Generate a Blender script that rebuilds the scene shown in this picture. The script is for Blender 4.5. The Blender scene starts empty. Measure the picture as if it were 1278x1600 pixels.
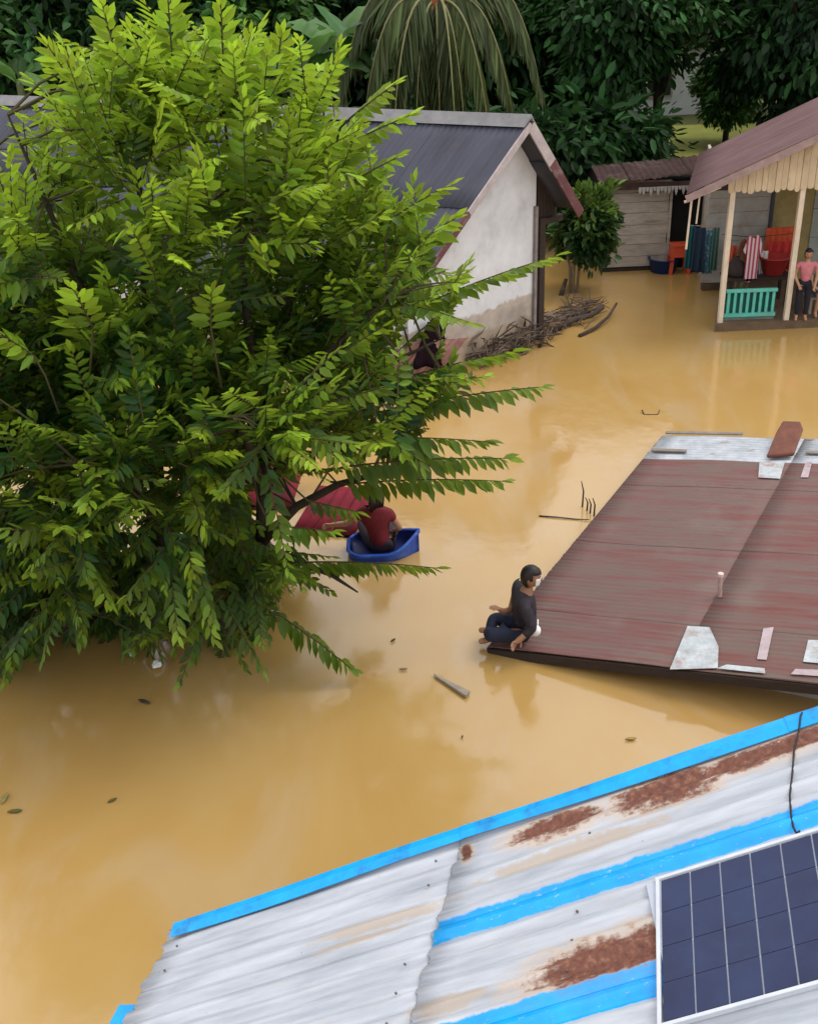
import bpy, bmesh, math, random
import numpy as np
from mathutils import Vector, Matrix, noise as mnoise

# ------------------------------------------------------------------ camera
FPX, PITCH, ROLL, CAMH = 1700.0, math.radians(28), math.radians(2.5), 6.2
sc = bpy.context.scene
col = sc.collection
cF = Vector((0, math.cos(PITCH), -math.sin(PITCH)))
_u0 = Vector((0, math.sin(PITCH), math.cos(PITCH))); _r0 = Vector((1, 0, 0))
cR = _r0 * math.cos(ROLL) - _u0 * math.sin(ROLL)
cU = _u0 * math.cos(ROLL) + _r0 * math.sin(ROLL)
CAM = Vector((0, 0, CAMH))
cam = bpy.data.cameras.new('camera'); camo = bpy.data.objects.new('camera', cam); col.objects.link(camo)
cam.sensor_fit = 'VERTICAL'; cam.sensor_height = 24.0; cam.lens = FPX / 1600 * 24.0
cam.clip_start = 0.05; cam.clip_end = 1000
m = Matrix((cR, cU, -cF)).transposed().to_4x4(); m.translation = CAM
camo.matrix_world = m
sc.camera = camo

# ------------------------------------------------------------------ sky, sun, exposure
SUN_EL, SUN_AZ = math.radians(60), math.radians(75)      # azimuth clockwise from +Y
wd = bpy.data.worlds.new('World'); sc.world = wd; wd.use_nodes = True
wn = wd.node_tree.nodes; wl = wd.node_tree.links
bg = wn['Background']
sky = wn.new('ShaderNodeTexSky'); sky.sky_type = 'NISHITA'; sky.sun_disc = False
sky.sun_elevation = SUN_EL; sky.sun_rotation = SUN_AZ
sky.air_density = 1.0; sky.dust_density = 4.0; sky.ozone_density = 1.0
hs = wn.new('ShaderNodeHueSaturation'); hs.inputs['Saturation'].default_value = 0.28
wl.new(sky.outputs[0], hs.inputs['Color']); cm = wn.new('ShaderNodeMix'); cm.data_type = 'RGBA'; cm.inputs[0].default_value = 0.75      # even cloud cover over the clear sky
cm.inputs[7].default_value = (6.1, 6.2, 6.5, 1)
wl.new(hs.outputs[0], cm.inputs[6]); wl.new(cm.outputs[2], bg.inputs['Color'])
bg.inputs['Strength'].default_value = 0.15
sl = bpy.data.lights.new('sun', 'SUN'); sl.energy = 0.6; sl.angle = math.radians(25); sl.color = (1, .95, .86)
so = bpy.data.objects.new('sun', sl); col.objects.link(so)
sdir = Vector((math.sin(SUN_AZ) * math.cos(SUN_EL), math.cos(SUN_AZ) * math.cos(SUN_EL), math.sin(SUN_EL)))
so.rotation_euler = sdir.to_track_quat('Z', 'Y').to_euler()
sc.view_settings.view_transform = 'Standard'; sc.view_settings.look = 'None'
sc.view_settings.exposure = 0.82; sc.view_settings.gamma = 1.0
sc.cycles.max_bounces = 6; sc.cycles.transparent_max_bounces = 4

# ------------------------------------------------------------------ helpers
RNG = random.Random(7); NR = np.random.default_rng(11)
def ray(px, py): return cF * FPX + cR * (px - 639) - cU * (py - 800)
def P(px, py, z=0.0):
    d = ray(px, py); return CAM + d * ((z - CAMH) / d.z)
def PY(px, py, Y):
    d = ray(px, py); return CAM + d * (Y / d.y)
def srgb(r, g, b, k=1.0):
    f = lambda c: (c / 12.92 if c <= .04045 else ((c + .055) / 1.055) ** 2.4)
    return (f(r / 255) * k, f(g / 255) * k, f(b / 255) * k, 1)

class NT:
    """small node-graph helper"""
    def __init__(s, name):
        s.mat = bpy.data.materials.new(name); s.mat.use_nodes = True
        s.nt = s.mat.node_tree; s.n = s.nt.nodes; s.l = s.nt.links
        s.b = s.n['Principled BSDF']; s.tc = s.n.new('ShaderNodeTexCoord')
    def put(s, sock, v):
        if isinstance(v, bpy.types.NodeSocket): s.l.new(v, sock)
        elif v is not None:
            sock.default_value = v
    def math(s, op, a, b=None, c=None):
        n = s.n.new('ShaderNodeMath'); n.operation = op
        s.put(n.inputs[0], a); s.put(n.inputs[1], b); s.put(n.inputs[2], c); return n.outputs[0]
    def mapping(s, vec, scale=(1, 1, 1), loc=(0, 0, 0), rot=(0, 0, 0)):
        n = s.n.new('ShaderNodeMapping'); s.put(n.inputs[0], vec)
        n.inputs['Location'].default_value = loc; n.inputs['Rotation'].default_value = rot; n.inputs['Scale'].default_value = scale
        return n.outputs[0]
    def noise(s, vec=None, scale=5, detail=4, rough=.55, dist=0):
        n = s.n.new('ShaderNodeTexNoise'); s.put(n.inputs['Vector'], vec if vec is not None else s.tc.outputs['Object'])
        n.inputs['Scale'].default_value = scale; n.inputs['Detail'].default_value = detail
        n.inputs['Roughness'].default_value = rough; n.inputs['Distortion'].default_value = dist
        return n.outputs['Fac']
    def ramp(s, fac, stops):
        n = s.n.new('ShaderNodeValToRGB'); s.put(n.inputs[0], fac); e = n.color_ramp.elements
        while len(e) < len(stops): e.new(.5)
        for i, (p, c) in enumerate(stops):
            e[i].position = p; e[i].color = c if len(c) == 4 else (*c, 1)
        return n.outputs[0]
    def smooth(s, v, a, b):
        n = s.n.new('ShaderNodeMapRange'); n.interpolation_type = 'SMOOTHSTEP'; s.put(n.inputs[0], v)
        n.inputs[1].default_value = a; n.inputs[2].default_value = b; return n.outputs[0]
    def mix(s, fac, a, b, mode='MIX'):
        n = s.n.new('ShaderNodeMix'); n.data_type = 'RGBA'; n.blend_type = mode
        s.put(n.inputs[0], fac); s.put(n.inputs[6], a); s.put(n.inputs[7], b); return n.outputs[2]
    def attr(s, name):
        n = s.n.new('ShaderNodeAttribute'); n.attribute_name = name; return n
    def sep(s, v):
        n = s.n.new('ShaderNodeSeparateXYZ'); s.put(n.inputs[0], v); return n.outputs
    def bump(s, h, strength=.3, dist=.02):
        n = s.n.new('ShaderNodeBump'); s.put(n.inputs['Height'], h)
        n.inputs['Strength'].default_value = strength; n.inputs['Distance'].default_value = dist
        s.l.new(n.outputs[0], s.b.inputs['Normal'])
    def out(s, color=None, rough=None, metal=None, spec=None):
        s.put(s.b.inputs['Base Color'], color); s.put(s.b.inputs['Roughness'], rough)
        s.put(s.b.inputs['Metallic'], metal)
        if spec is not None: s.b.inputs['Specular IOR Level'].default_value = spec
        return s.mat

_simple = {}
def mat(name, c, var=.25, scale=6, rough=.7, stretch=(1, 1, 1), dirt=None, bump=.15, spec=.35):
    """base colour with soft procedural variation"""
    if name in _simple: return _simple[name]
    t = NT(name); v = t.mapping(t.tc.outputs['Object'], stretch)
    n1 = t.noise(v, scale, 5, .6); n2 = t.noise(v, scale * 5, 3, .6)
    d = tuple(x * (1 - var) for x in c[:3]); l = tuple(min(1, x * (1 + var * .8)) for x in c[:3])
    cc = t.ramp(t.math('ADD', t.math('MULTIPLY', n1, .7), t.math('MULTIPLY', n2, .3)), [(.3, d), (.7, l)])
    if dirt:
        cc = t.mix(t.smooth(t.noise(v, scale * .6, 6, .65), .5, .72), cc, (*dirt[:3], 1))
    if bump: t.bump(n2, bump, .01)
    _simple[name] = t.out(cc, rough, spec=spec); return _simple[name]

ORIG = {}
def tag(o, label=None, cat=None, group=None, kind=None):
    if label: o['label'] = label
    if cat: o['category'] = cat
    if group: o['group'] = group
    if kind: o['kind'] = kind
    return o
def thing(name, loc, label, cat, group=None):
    o = bpy.data.objects.new(name, None); o.empty_display_size = .2; col.objects.link(o)
    o.location = loc; ORIG[o.name] = Vector(loc); return tag(o, label, cat, group)

class MB:
    def __init__(s): s.v = []; s.f = []; s.mi = []; s.uv = None
    def add(s, vs, fs, mi=0):
        b = len(s.v); s.v += [Vector(x) for x in vs]; s.f += [tuple(b + i for i in f) for f in fs]; s.mi += [mi] * len(fs); return s
    def hexa(s, c8, mi=0):
        return s.add(c8, [(0, 3, 2, 1), (4, 5, 6, 7), (0, 1, 5, 4), (1, 2, 6, 5), (2, 3, 7, 6), (3, 0, 4, 7)], mi)
    def box(s, c, size, x=(1, 0, 0), z=(0, 0, 1), mi=0):
        X = Vector(x).normalized(); Z = Vector(z).normalized(); Y = Z.cross(X).normalized(); Z = X.cross(Y)
        c = Vector(c); a, b, d = [k / 2 for k in size]
        return s.hexa([c + X * i * a + Y * j * b + Z * k * d for k in (-1, 1) for i, j in ((-1, -1), (1, -1), (1, 1), (-1, 1))], mi)
    def beam(s, a, b, w, h, up=(0, 0, 1), mi=0):
        a = Vector(a); b = Vector(b); X = (b - a)
        return s.box((a + b) / 2, (X.length, w, h), X, Vector(up) - X.normalized() * X.normalized().dot(Vector(up)), mi)
    def tube(s, pts, rad, n=6, caps=True, mi=0):
        pts = [Vector(p) for p in pts]
        if not hasattr(rad, '__len__'): rad = [rad] * len(pts)
        base = len(s.v); prev = None
        for i, p in enumerate(pts):
            t = (pts[min(i + 1, len(pts) - 1)] - pts[max(i - 1, 0)]).normalized()
            if prev is None:
                q = Vector((0, 0, 1)) if abs(t.z) < .9 else Vector((1, 0, 0)); prev = (q - t * t.dot(q)).normalized()
            else:
                prev = (prev - t * t.dot(prev)).normalized()
            w = t.cross(prev)
            for k in range(n):
                a = 2 * math.pi * k / n; s.v.append(p + (prev * math.cos(a) + w * math.sin(a)) * rad[i])
        for i in range(len(pts) - 1):
            for k in range(n):
                a = base + i * n + k; b = base + i * n + (k + 1) % n
                s.f.append((a, b, b + n, a + n)); s.mi.append(mi)
        if caps:
            s.f.append(tuple(base + k for k in reversed(range(n)))); s.mi.append(mi)
            s.f.append(tuple(base + (len(pts) - 1) * n + k for k in range(n))); s.mi.append(mi)
        return s
    def prism(s, outline, ext, mi=0):
        """closed 3D outline extruded by vector ext"""
        o = [Vector(p) for p in outline]; e = Vector(ext); n = len(o)
        fs = [tuple(reversed(range(n))), tuple(range(n, 2 * n))] + [(i, (i + 1) % n, n + (i + 1) % n, n + i) for i in range(n)]
        return s.add(o + [p + e for p in o], fs, mi)
    def build(s, name, mats, parent=None, smooth=False, bevel=0, loc=None):
        org = ORIG.get(parent.name, Vector()) if parent else (Vector(loc) if loc is not None else Vector())
        me = bpy.data.meshes.new(name); me.from_pydata([tuple(v - org) for v in s.v], [], s.f)
        mats = mats if isinstance(mats, (list, tuple)) else [mats]
        for q in mats: me.materials.append(q)
        if len(mats) > 1: me.polygons.foreach_set('material_index', s.mi)
        if smooth: me.polygons.foreach_set('use_smooth', [True] * len(me.polygons))
        o = bpy.data.objects.new(name, me); col.objects.link(o)
        if parent: o.parent = parent; ORIG[o.name] = org
        else: o.location = org; ORIG[o.name] = org
        if s.uv:
            ul = me.uv_layers.new(name='st'); 
            for lp in me.loops: ul.data[lp.index].uv = s.uv[lp.vertex_index]
        if bevel:
            bm = o.modifiers.new('bevel', 'BEVEL'); bm.width = bevel; bm.segments = 2; bm.limit_method = 'ANGLE'
        return o
def reparent_sub(o, part):
    o.parent = part; return o

def corrugated(name, O, u, v, n, s0, s1, t0, t1, material, parent, wl=.076, amp=.009, skew=0.0, ns=6, warp=.004, lift=0.0, ragged=0.0, per=8, seed=0, thick=.004):
    """corrugated metal sheet: ribs run along u, waves across v; st coordinates kept as UV in metres"""
    r = random.Random(seed * 77 + int(s0 * 100) + int(t0 * 1000)); b = MB(); uv = []
    nt = max(4, int((t1 - t0) / wl * per)); ph = r.random() * 6
    for i in range(ns + 1):
        for j in range(nt + 1):
            t = t0 + (t1 - t0) * j / nt; a = i / ns; s = s0 + (s1 - s0) * a + skew * (t - t0)
            if i == 0 and ragged: s += ragged * math.sin(t * 23 + ph) * .5 + r.uniform(-.5, .5) * ragged
            if i == ns and ragged: s += ragged * math.sin(t * 31 + ph) * .5
            h = amp * math.sin(2 * math.pi * t / wl) + warp * math.sin(s * 2.1 + t * 1.3) + warp * .6 * math.sin(s * 5.3 + t * .7) + lift
            b.v.append(O + u * s + v * t + n * h); uv.append((s, t))
    for i in range(ns):
        for j in range(nt):
            a = i * (nt + 1) + j; b.f.append((a, a + nt + 1, a + nt + 2, a + 1)); b.mi.append(0)
    b.uv = uv; o = b.build(name, material, parent, smooth=True)
    sm = o.modifiers.new('thickness', 'SOLIDIFY'); sm.thickness = thick; sm.offset = -1
    return o

# ------------------------------------------------------------------ materials for the setting
def water_mat():
    t = NT('muddy_water'); co = t.tc.outputs['Object']
    n = t.noise(co, .25, 4, .5, .8); n2 = t.noise(t.mapping(co, (1, .5, 1)), .9, 5, .6, 1.0)
    c = t.ramp(t.math('ADD', t.math('MULTIPLY', n, .6), t.math('MULTIPLY', n2, .4)),
               [(.3, (.375, .215, .062)), (.5, (.41, .25, .080)), (.72, (.44, .285, .108))])
    silt = t.smooth(t.noise(t.mapping(co, (1, .45, 1), rot=(0, 0, .5)), .55, 6, .62, 1.6), .50, .70)
    c = t.mix(t.math('MULTIPLY', silt, .5), c, (.43, .31, .18, 1))
    h = t.math('ADD', t.math('MULTIPLY', t.noise(t.mapping(co, (1, .6, 1)), 1.3, 3, .5), 1.0), t.math('MULTIPLY', t.noise(co, 7, 2, .5), .12))
    t.bump(h, .16, .06); t.b.inputs['IOR'].default_value = 1.7
    return t.out(c, t.ramp(n2, [(.35, (.08,) * 3), (.7, (.20,) * 3)]))
def ground_mat():
    t = NT('grassy_ground'); co = t.tc.outputs['Object']
    c = t.ramp(t.noise(co, .35, 6, .6), [(.3, (.05, .075, .015)), (.55, (.10, .13, .025)), (.75, (.15, .12, .05))])
    t.bump(t.noise(co, 6, 5), .6, .05); return t.out(c, .9)

M_WATER = water_mat(); M_GROUND = ground_mat()
# water: a sheet reaching far beyond the frame
w = MB().add([(-200, -60, 0), (200, -60, 0), (200, 27, 0), (-200, 27, 0)], [(0, 1, 2, 3)]).build('water', M_WATER)
tag(w, kind='structure')
# ground rising out of the flood behind the houses, up to a hillside
b = MB(); gx, gy = 60, 50
for j in range(gy + 1):
    for i in range(gx + 1):
        x = -150 + 300 * i / gx; y = 22.5 + 230 * (j / gy) ** 1.6
        z = -.5 + .9 * min(1, max(0, (y - 22.5) / 5)) + max(0, y - 46) * .22 + .12 * math.sin(x * .9 + y * .3) * math.sin(y * .7)
        b.v.append(Vector((x, y, z)))
for j in range(gy):
    for i in range(gx):
        a = j * (gx + 1) + i; b.f.append((a, a + 1, a + gx + 2, a + gx + 1)); b.mi.append(0)
tag(b.build('ground', M_GROUND, smooth=True), kind='structure')

# ------------------------------------------------------------------ near roof: white corrugated sheets with blue stripes
A0 = P(275, 1450, 1.0); B0 = P(1278, 1116, 2.55)
fu = (B0 - A0).normalized(); fh = Vector((fu.y, -fu.x, 0)).normalized(); fn = fu.cross(fh); 
if fn.z < 0: fn = -fn
def st(px, py):
    d = ray(px, py); q = CAM + d * ((A0 - CAM).dot(fn) / d.dot(fn)) - A0
    return q.dot(fu), q.dot(fh)
def roof_mat():
    t = NT('white_blue_zinc'); uvn = t.n.new('ShaderNodeUVMap'); uvn.uv_map = 'st'; uv = uvn.outputs[0]
    s, tt, _ = t.sep(uv)
    long_ = t.mapping(uv, (.35, 3.0, 1)); nl = t.noise(long_, 4, 6, .6); nf = t.noise(uv, 26, 4, .65); nm = t.noise(uv, 5, 6, .62)
    base = t.ramp(nl, [(.28, (.28, .30, .335)), (.5, (.41, .43, .47)), (.72, (.53, .55, .59))])
    base = t.mix(t.math('MULTIPLY', t.smooth(t.noise(t.mapping(uv, (1, 4, 1)), 7, 6, .65), .55, .75), .45), base, (.50, .42, .34, 1))
    wob = t.math('MULTIPLY', t.math('SUBTRACT', t.noise(uv, 9, 5, .6), .5), .05)
    tw = t.math('ADD', tt, wob)
    def band(a, c, e=.006): return t.math('MULTIPLY', t.smooth(tw, a - e, a + e), t.math('SUBTRACT', 1.0, t.smooth(tw, c - e, c + e)))
    right = t.math('GREATER_THAN', t.math('ADD', s, t.math('MULTIPLY', tt, .27)), st(718, 1330)[0] + .27 * st(718, 1330)[1])
    blue = t.math('MAXIMUM', t.math('MULTIPLY', right, t.math('MAXIMUM', band(.575, .715), t.math('MAXIMUM', band(1.19, 1.36), band(1.83, 1.97)))), band(-.2, .02))
    chips = t.smooth(t.noise(t.mapping(uv, (1, 2, 1)), 22, 5, .75), .60, .68)
    blue = t.math('MULTIPLY', blue, t.math('SUBTRACT', 1.0, t.math('MULTIPLY', chips, .8)))
    c = t.mix(blue, base, t.ramp(nm, [(.3, (.0, .27, .66)), (.7, (.005, .37, .82))]))
    # rust: stains with a shape of their own, at their places on the sheets
    def spot(px, py, a, bb):
        s0, t0 = st(px, py)
        ds = t.math('DIVIDE', t.math('SUBTRACT', s, s0), a); dt = t.math('DIVIDE', t.math('SUBTRACT', tt, t0), bb)
        return t.math('SUBTRACT', 1.0, t.math('SQRT', t.math('ADD', t.math('MULTIPLY', ds, ds), t.math('MULTIPLY', dt, dt))))
    spots = [(1045, 1235, .36, .13), (1180, 1188, .42, .085), (1270, 1155, .3, .075), (870, 1292, .30, .09), (945, 1507, .42, .15), (1005, 1488, .25, .15), (730, 1335, .04, .07)]
    m_ = None
    for q in spots:
        v = spot(*q); m_ = v if m_ is None else t.math('MAXIMUM', m_, v)
    nn = t.math('ADD', t.math('MULTIPLY', t.noise(t.mapping(uv, (1, 2.2, 1)), 9, 7, .7), 1.5), -.75)
    rk = t.math('ADD', m_, nn)
    notblue = t.math('SUBTRACT', 1.0, t.math('MULTIPLY', blue, .9))
    c = t.mix(t.math('MULTIPLY', t.math('MULTIPLY', t.smooth(rk, -.45, .25), .7), notblue), c, (.55, .40, .27, 1))
    rust = t.math('MULTIPLY', t.smooth(t.math('ADD', rk, t.math('MULTIPLY', t.math('SUBTRACT', nf, .5), .7)), .02, .42), notblue)
    c = t.mix(rust, c, t.ramp(nf, [(.3, (.085, .026, .016)), (.55, (.17, .062, .038)), (.75, (.32, .16, .09))]))
    streaks = [(600, 1440, .55, .05), (900, 1330, .7, .07), (700, 1570, .3, .07), (560, 1470, .4, .04)]
    m2 = None
    for q in streaks:
        v = spot(*q); m2 = v if m2 is None else t.math('MAXIMUM', m2, v)
    c = t.mix(t.math('MULTIPLY', t.smooth(t.math('ADD', m2, nn), .1, .5), t.math('MULTIPLY', notblue, .75)), c, (.42, .33, .25, 1))
    specks = t.smooth(t.noise(uv, 55, 2, .5), .74, .78)
    c = t.mix(t.math('MULTIPLY', specks, .7), c, (.12, .09, .07, 1))
    t.bump(nm, .15, .01)
    return t.out(c, t.math('ADD', .38, t.math('MULTIPLY', rust, .4)))
M_FROOF = roof_mat()
M_BLUE = mat('blue_paint', (.004, .33, .76), .2, 8, .4, dirt=(.02, .15, .35))
M_DARKWOOD = mat('dark_wood', (.035, .022, .016), .4, 8, .8, (1, 1, 6))
M_CONC = mat('grey_plaster', (.32, .30, .27), .25, 3, .9)
near = thing('flooded_house', (A0.x + 1.5, A0.y - 1.2, 0), 'white corrugated roof with blue stripes, nearest to the viewer', 'house')
SK = -.27
s_l, s_m = 0.0, st(718, 1330)[0] + .27 * st(718, 1330)[1]
rows = [(.012, .64), (.62, 1.25), (1.23, 1.86), (1.84, 2.47), (2.45, 3.1)]
for k, (ta, tb) in enumerate(rows):
    corrugated('roof_sheet', A0, fu, fh, fn, s_l - .02 + SK * ta, s_m + .05 + SK * ta, ta, tb, M_FROOF, near, wl=.105, amp=.011, skew=SK, ns=10, lift=.004 * (k % 2), ragged=.03, seed=k, warp=.005)
    corrugated('roof_sheet', A0, fu, fh, fn, s_m + SK * ta, s_m + 2.25 + SK * ta, ta, tb, M_FROOF, near, wl=.105, amp=.011, skew=SK, ns=12, lift=.012 + .004 * (k % 2), ragged=.018, seed=k + 20, warp=.005)
    corrugated('roof_sheet', A0, fu, fh, fn, s_m + 2.2 + SK * ta, s_m + 4.4 + SK * ta, ta, tb, M_FROOF, near, wl=.105, amp=.011, skew=SK, ns=10, lift=.024 + .004 * (k % 2), ragged=.015, seed=k + 40, warp=.005)
L = s_m + 4.4
# bent blue edge flashing: flat leg over the sheets and a vertical leg down
for a, c, dz in ((0.0, 1.9, 0), (1.88, 3.75, .004), (3.73, L, .008)):
    fl = MB(); ns = 12
    for i in range(ns + 1):
        s = a + (c - a) * i / ns; wv = .006 * math.sin(s * 3.1)
        for t_, h in ((-.012, -.10), (-.012, .028 + dz), (.03, .03 + dz), (.085 + .01 * math.sin(s * 2.3), .02 + dz)):
            fl.v.append(A0 + fu * s + fh * (t_ + wv) + fn * h)
    for i in range(ns):
        for k in range(3):
            q = i * 4 + k; fl.f.append((q, q + 4, q + 5, q + 1)); fl.mi.append(0)
    o = fl.build('edge_flashing', M_BLUE, near); sm = o.modifiers.new('t', 'SOLIDIFY'); sm.thickness = .003
# gable walls and fascia under the roof
MB().beam(A0 + fu * .1 + fh * .1 - fn * .09, A0 + fu * (L - .1) + fh * .1 - fn * .09, .03, .12, fn).build('rafter', M_DARKWOOD, near)
e0 = A0 + fu * (-.13 + SK * .42) + fh * .42; e1 = A0 + fu * (-.16 + SK * 3.0) + fh * 3.0
MB().beam(e0 - fn * .06, e1 - fn * .06, .13, .03, fn).build('fascia_board', M_BLUE, near)
wl0 = A0 + fu * .3 + fh * .3; wl1 = A0 + fu * L + fh * .3; wl2 = A0 + fu * (SK * 2.7 + .3) + fh * 2.7
MB().hexa([Vector((p.x, p.y, zz)) if zz < 0 else p - fn * .05 for zz in (-1, 1) for p in (wl0, wl1, wl1 + fh * .12, wl0 + fh * .12)]).build('wall', M_CONC, near)
MB().hexa([Vector((p.x, p.y, zz)) if zz < 0 else p - fn * .05 for zz in (-1, 1) for p in (wl0 + fh * .14, wl0 + fh * .14 + fu * .12, wl2 + fu * .12, wl2)]).build('wall', M_CONC, near)
# roofing screws
M_SCREW = mat('screw', (.12, .10, .09), .3, 20, .5)
for s_ in (.12, 1.0, 1.78, 2.7, 3.6):
    for t_ in (.19, .35, .81, .97, 1.13, 1.42, 1.6):
        sx = s_ + SK * t_
        if st(1035, 1385)[0] - .15 < sx and t_ > .75: continue
        if (int(s_ * 7) + int(t_ * 13)) % 2: continue
        c_ = A0 + fu * sx + fh * (round((t_ - .0194) / .0775) * .0775 + .0194) + fn * .03
        MB().tube([c_ - fn * .008, c_, c_ + fn * .004], [.007, .007, .003], 6).build('screw', M_SCREW, near)

# ------------------------------------------------------------------ solar panel
M_ALU = mat('aluminium', (.55, .57, .60), .1, 10, .35)
t_ = NT('solar_cell'); oi = t_.n.new('ShaderNodeObjectInfo')
nc = t_.noise(t_.mapping(t_.tc.outputs['Object'], (1, 1, 1)), 4, 4, .6)
cc = t_.mix(t_.math('MULTIPLY', oi.outputs['Random'], .6), t_.ramp(nc, [(.35, (.006, .010, .045)), (.7, (.016, .028, .085))]), (.010, .018, .07, 1))  # lighter and darker noise painted in for cloud reflections on the cells
M_CELL = t_.out(cc, t_.ramp(nc, [(.4, (.08,) * 3), (.7, (.22,) * 3)]))
M_CELL.node_tree.nodes['Principled BSDF'].inputs['Specular IOR Level'].default_value = .42
M_BACKS = mat('panel_backsheet', (.42, .45, .52), .1, 10, .5)
ps, pt = st(1032, 1384); PW, PH = 1.33, .76
psk = (st(1025, 1597)[0] - ps) / (st(1025, 1597)[1] - pt)
po = A0 + fu * ps + fh * pt + fn * .04
pu = fu; ph_ = (fh + fu * psk * .8).normalized()
pan = thing('solar_panel', po, 'dark blue solar panel in pale frame lying on white roof', 'solar panel')
MB().box(po + pu * PW / 2 + ph_ * PH / 2 - fn * .004, (PW - .01, PH - .01, .012), pu, fn).build('backsheet', M_BACKS, pan)
for a, c in ((po, po + pu * PW), (po + ph_ * PH, po + ph_ * PH + pu * PW)):
    MB().beam(a - pu * .012, c + pu * .012, .018, .03, fn).build('frame_rail', M_ALU, pan, bevel=.003)
for a in (po, po + pu * PW):
    MB().beam(a, a + ph_ * PH, .018, .029, fn).build('frame_rail', M_ALU, pan, bevel=.003)
ncx, ncy = 9, 4; cw, ch = (PW - .03) / ncx, (PH - .03) / ncy
for i in range(ncx):
    for j in range(ncy):
        c = po + pu * (.015 + cw * (i + .5)) + ph_ * (.015 + ch * (j + .5)) + fn * .0045
        X, Y = pu * (cw / 2 - .0035), ph_ * (ch / 2 - .0016)
        MB().prism([c - X - Y, c + X - Y, c + X + Y, c - X + Y], fn * .003).build('solar_cell', M_CELL, pan)
M_BLACK = mat('black_rubber', (.012, .012, .014), .2, 10, .5)
cb = [A0 + fu * st(x, y)[0] + fh * st(x, y)[1] + fn * h for x, y, h in ((1256, 1121, .035), (1254, 1128, .045), (1250, 1150, .03), (1243, 1180, .035), (1240, 1215, .03), (1236, 1250, .03), (1238, 1280, .03), (1242, 1300, .035), (1246, 1308, .03), (1252, 1305, .03))]
o = MB().tube(cb, .0055, 6).build('cable', M_BLACK, smooth=True, loc=cb[0]); tag(o, 'thin black cable running down over the white and blue roof', 'cable')

# ------------------------------------------------------------------ red-brown roof standing just above the water
RA = P(762, 1011, .06); RD = P(1035, 680, .12); RB = P(1278, 1068, .42)
ru = (RB - RA).normalized(); rv = (RD - RA); RL = rv.length; rv.normalize(); rn = ru.cross(rv)
if rn.z < 0: rn = -rn
def red_mat():
    t = NT('red_brown_zinc'); uvn = t.n.new('ShaderNodeUVMap'); uvn.uv_map = 'st'; uv = uvn.outputs[0]; oi = t.n.new('ShaderNodeObjectInfo')
    str_ = t.noise(t.mapping(uv, (.22, 2.2, 1)), 2.6, 6, .62); fine = t.noise(t.mapping(uv, (.6, 9, 1)), 5, 5, .6); bl = t.noise(uv, 1.1, 5, .6)
    c = t.ramp(str_, [(.34, (.155, .052, .044)), (.46, (.158, .076, .066)), (.55, (.145, .098, .082)), (.68, (.155, .080, .070))])
    c = t.mix(t.math('MULTIPLY', t.smooth(fine, .52, .72), .28), c, (.12, .04, .035, 1))
    c = t.mix(t.math('MULTIPLY', t.smooth(bl, .5, .7), .45), c, (.19, .15, .13, 1))
    c = t.mix(t.math('MULTIPLY', oi.outputs['Random'], .10), c, (.14, .07, .07, 1))
    t.bump(fine, .1, .01); return t.out(c, t.ramp(bl, [(.3, (.5,) * 3), (.7, (.7,) * 3)]), spec=.22)
def zinc_mat():
    t = NT('bare_zinc'); co = t.tc.outputs['Object']; n = t.noise(co, 4, 6, .65)
    c = t.ramp(n, [(.3, (.28, .30, .32)), (.55, (.43, .45, .48)), (.72, (.52, .53, .55))])
    c = t.mix(t.smooth(t.noise(t.mapping(co, (.6, 2.4, 1)), 5, 6, .7), .58, .7), c, (.24, .15, .12, 1))
    return t.out(c, .4, .15)
M_RED = red_mat(); M_ZINC = zinc_mat()
redh = thing('flooded_house', RA + ru * 2.5 + rv * 2.5 - Vector((0, 0, .5)), 'flooded house with red-brown corrugated roof beside the seated person', 'house')
nrow = 7; rw = (RL - .8) / 6
SL = [(0, 1.86), (1.8, 3.66), (3.6, 5.2)]
for k in range(nrow):
    ta = k * rw - .02 if k else 0.0; tb = (k + 1) * rw if k < 6 else RL
    for q, (sa, sb) in enumerate(SL):
        corrugated('roof_sheet', RA, ru, rv, rn, sa, sb, ta, tb, M_ZINC if k == 6 else M_RED, redh, wl=.076, amp=.0045, ns=7, lift=.0015 * (k % 2) + .0017 * q, seed=60 + k * 3 + q, ragged=.006 if q == 0 else .003, warp=.006, per=6)
def rpt(px, py, h=.02):
    d = ray(px, py); return CAM + d * ((RA - CAM).dot(rn) / d.dot(rn)) + rn * h
def plate(name, pix, material, parent, h=.013, th=.003):
    return MB().prism([rpt(x, y, h) for x, y in pix], rn * th).build(name, material, parent)
M_ZPATCH = mat('worn_zinc_patch', (.42, .45, .46), .35, 7, .45, dirt=(.30, .20, .17))
M_PINKZ = mat('pinkish_zinc', (.42, .33, .34), .25, 7, .5, dirt=(.25, .14, .13))
plate('patch_sheet', [(1046, 1048), (1074, 980), (1108, 982), (1122, 1012), (1121, 1046)], M_ZPATCH, redh)
plate('patch_sheet', [(1120, 1047), (1135, 1041), (1194, 1047), (1195, 1055)], M_ZPATCH, redh, .017)
plate('patch_sheet', [(1182, 1032), (1192, 984), (1208, 982), (1197, 1033)], M_PINKZ, redh)
plate('patch_sheet', [(1254, 1036), (1262, 1002), (1300, 1003), (1296, 1040)], M_ZPATCH, redh)
plate('patch_sheet', [(1235, 1056), (1242, 1048), (1290, 1050), (1290, 1060)], M_PINKZ, redh, .017)
plate('patch_sheet', [(1184, 748), (1186, 724), (1226, 722), (1218, 750)], M_ZPATCH, redh, .016)
plate('patch_sheet', [(1250, 748), (1258, 724), (1268, 724), (1262, 748)], M_PINKZ, redh, .016)
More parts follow.
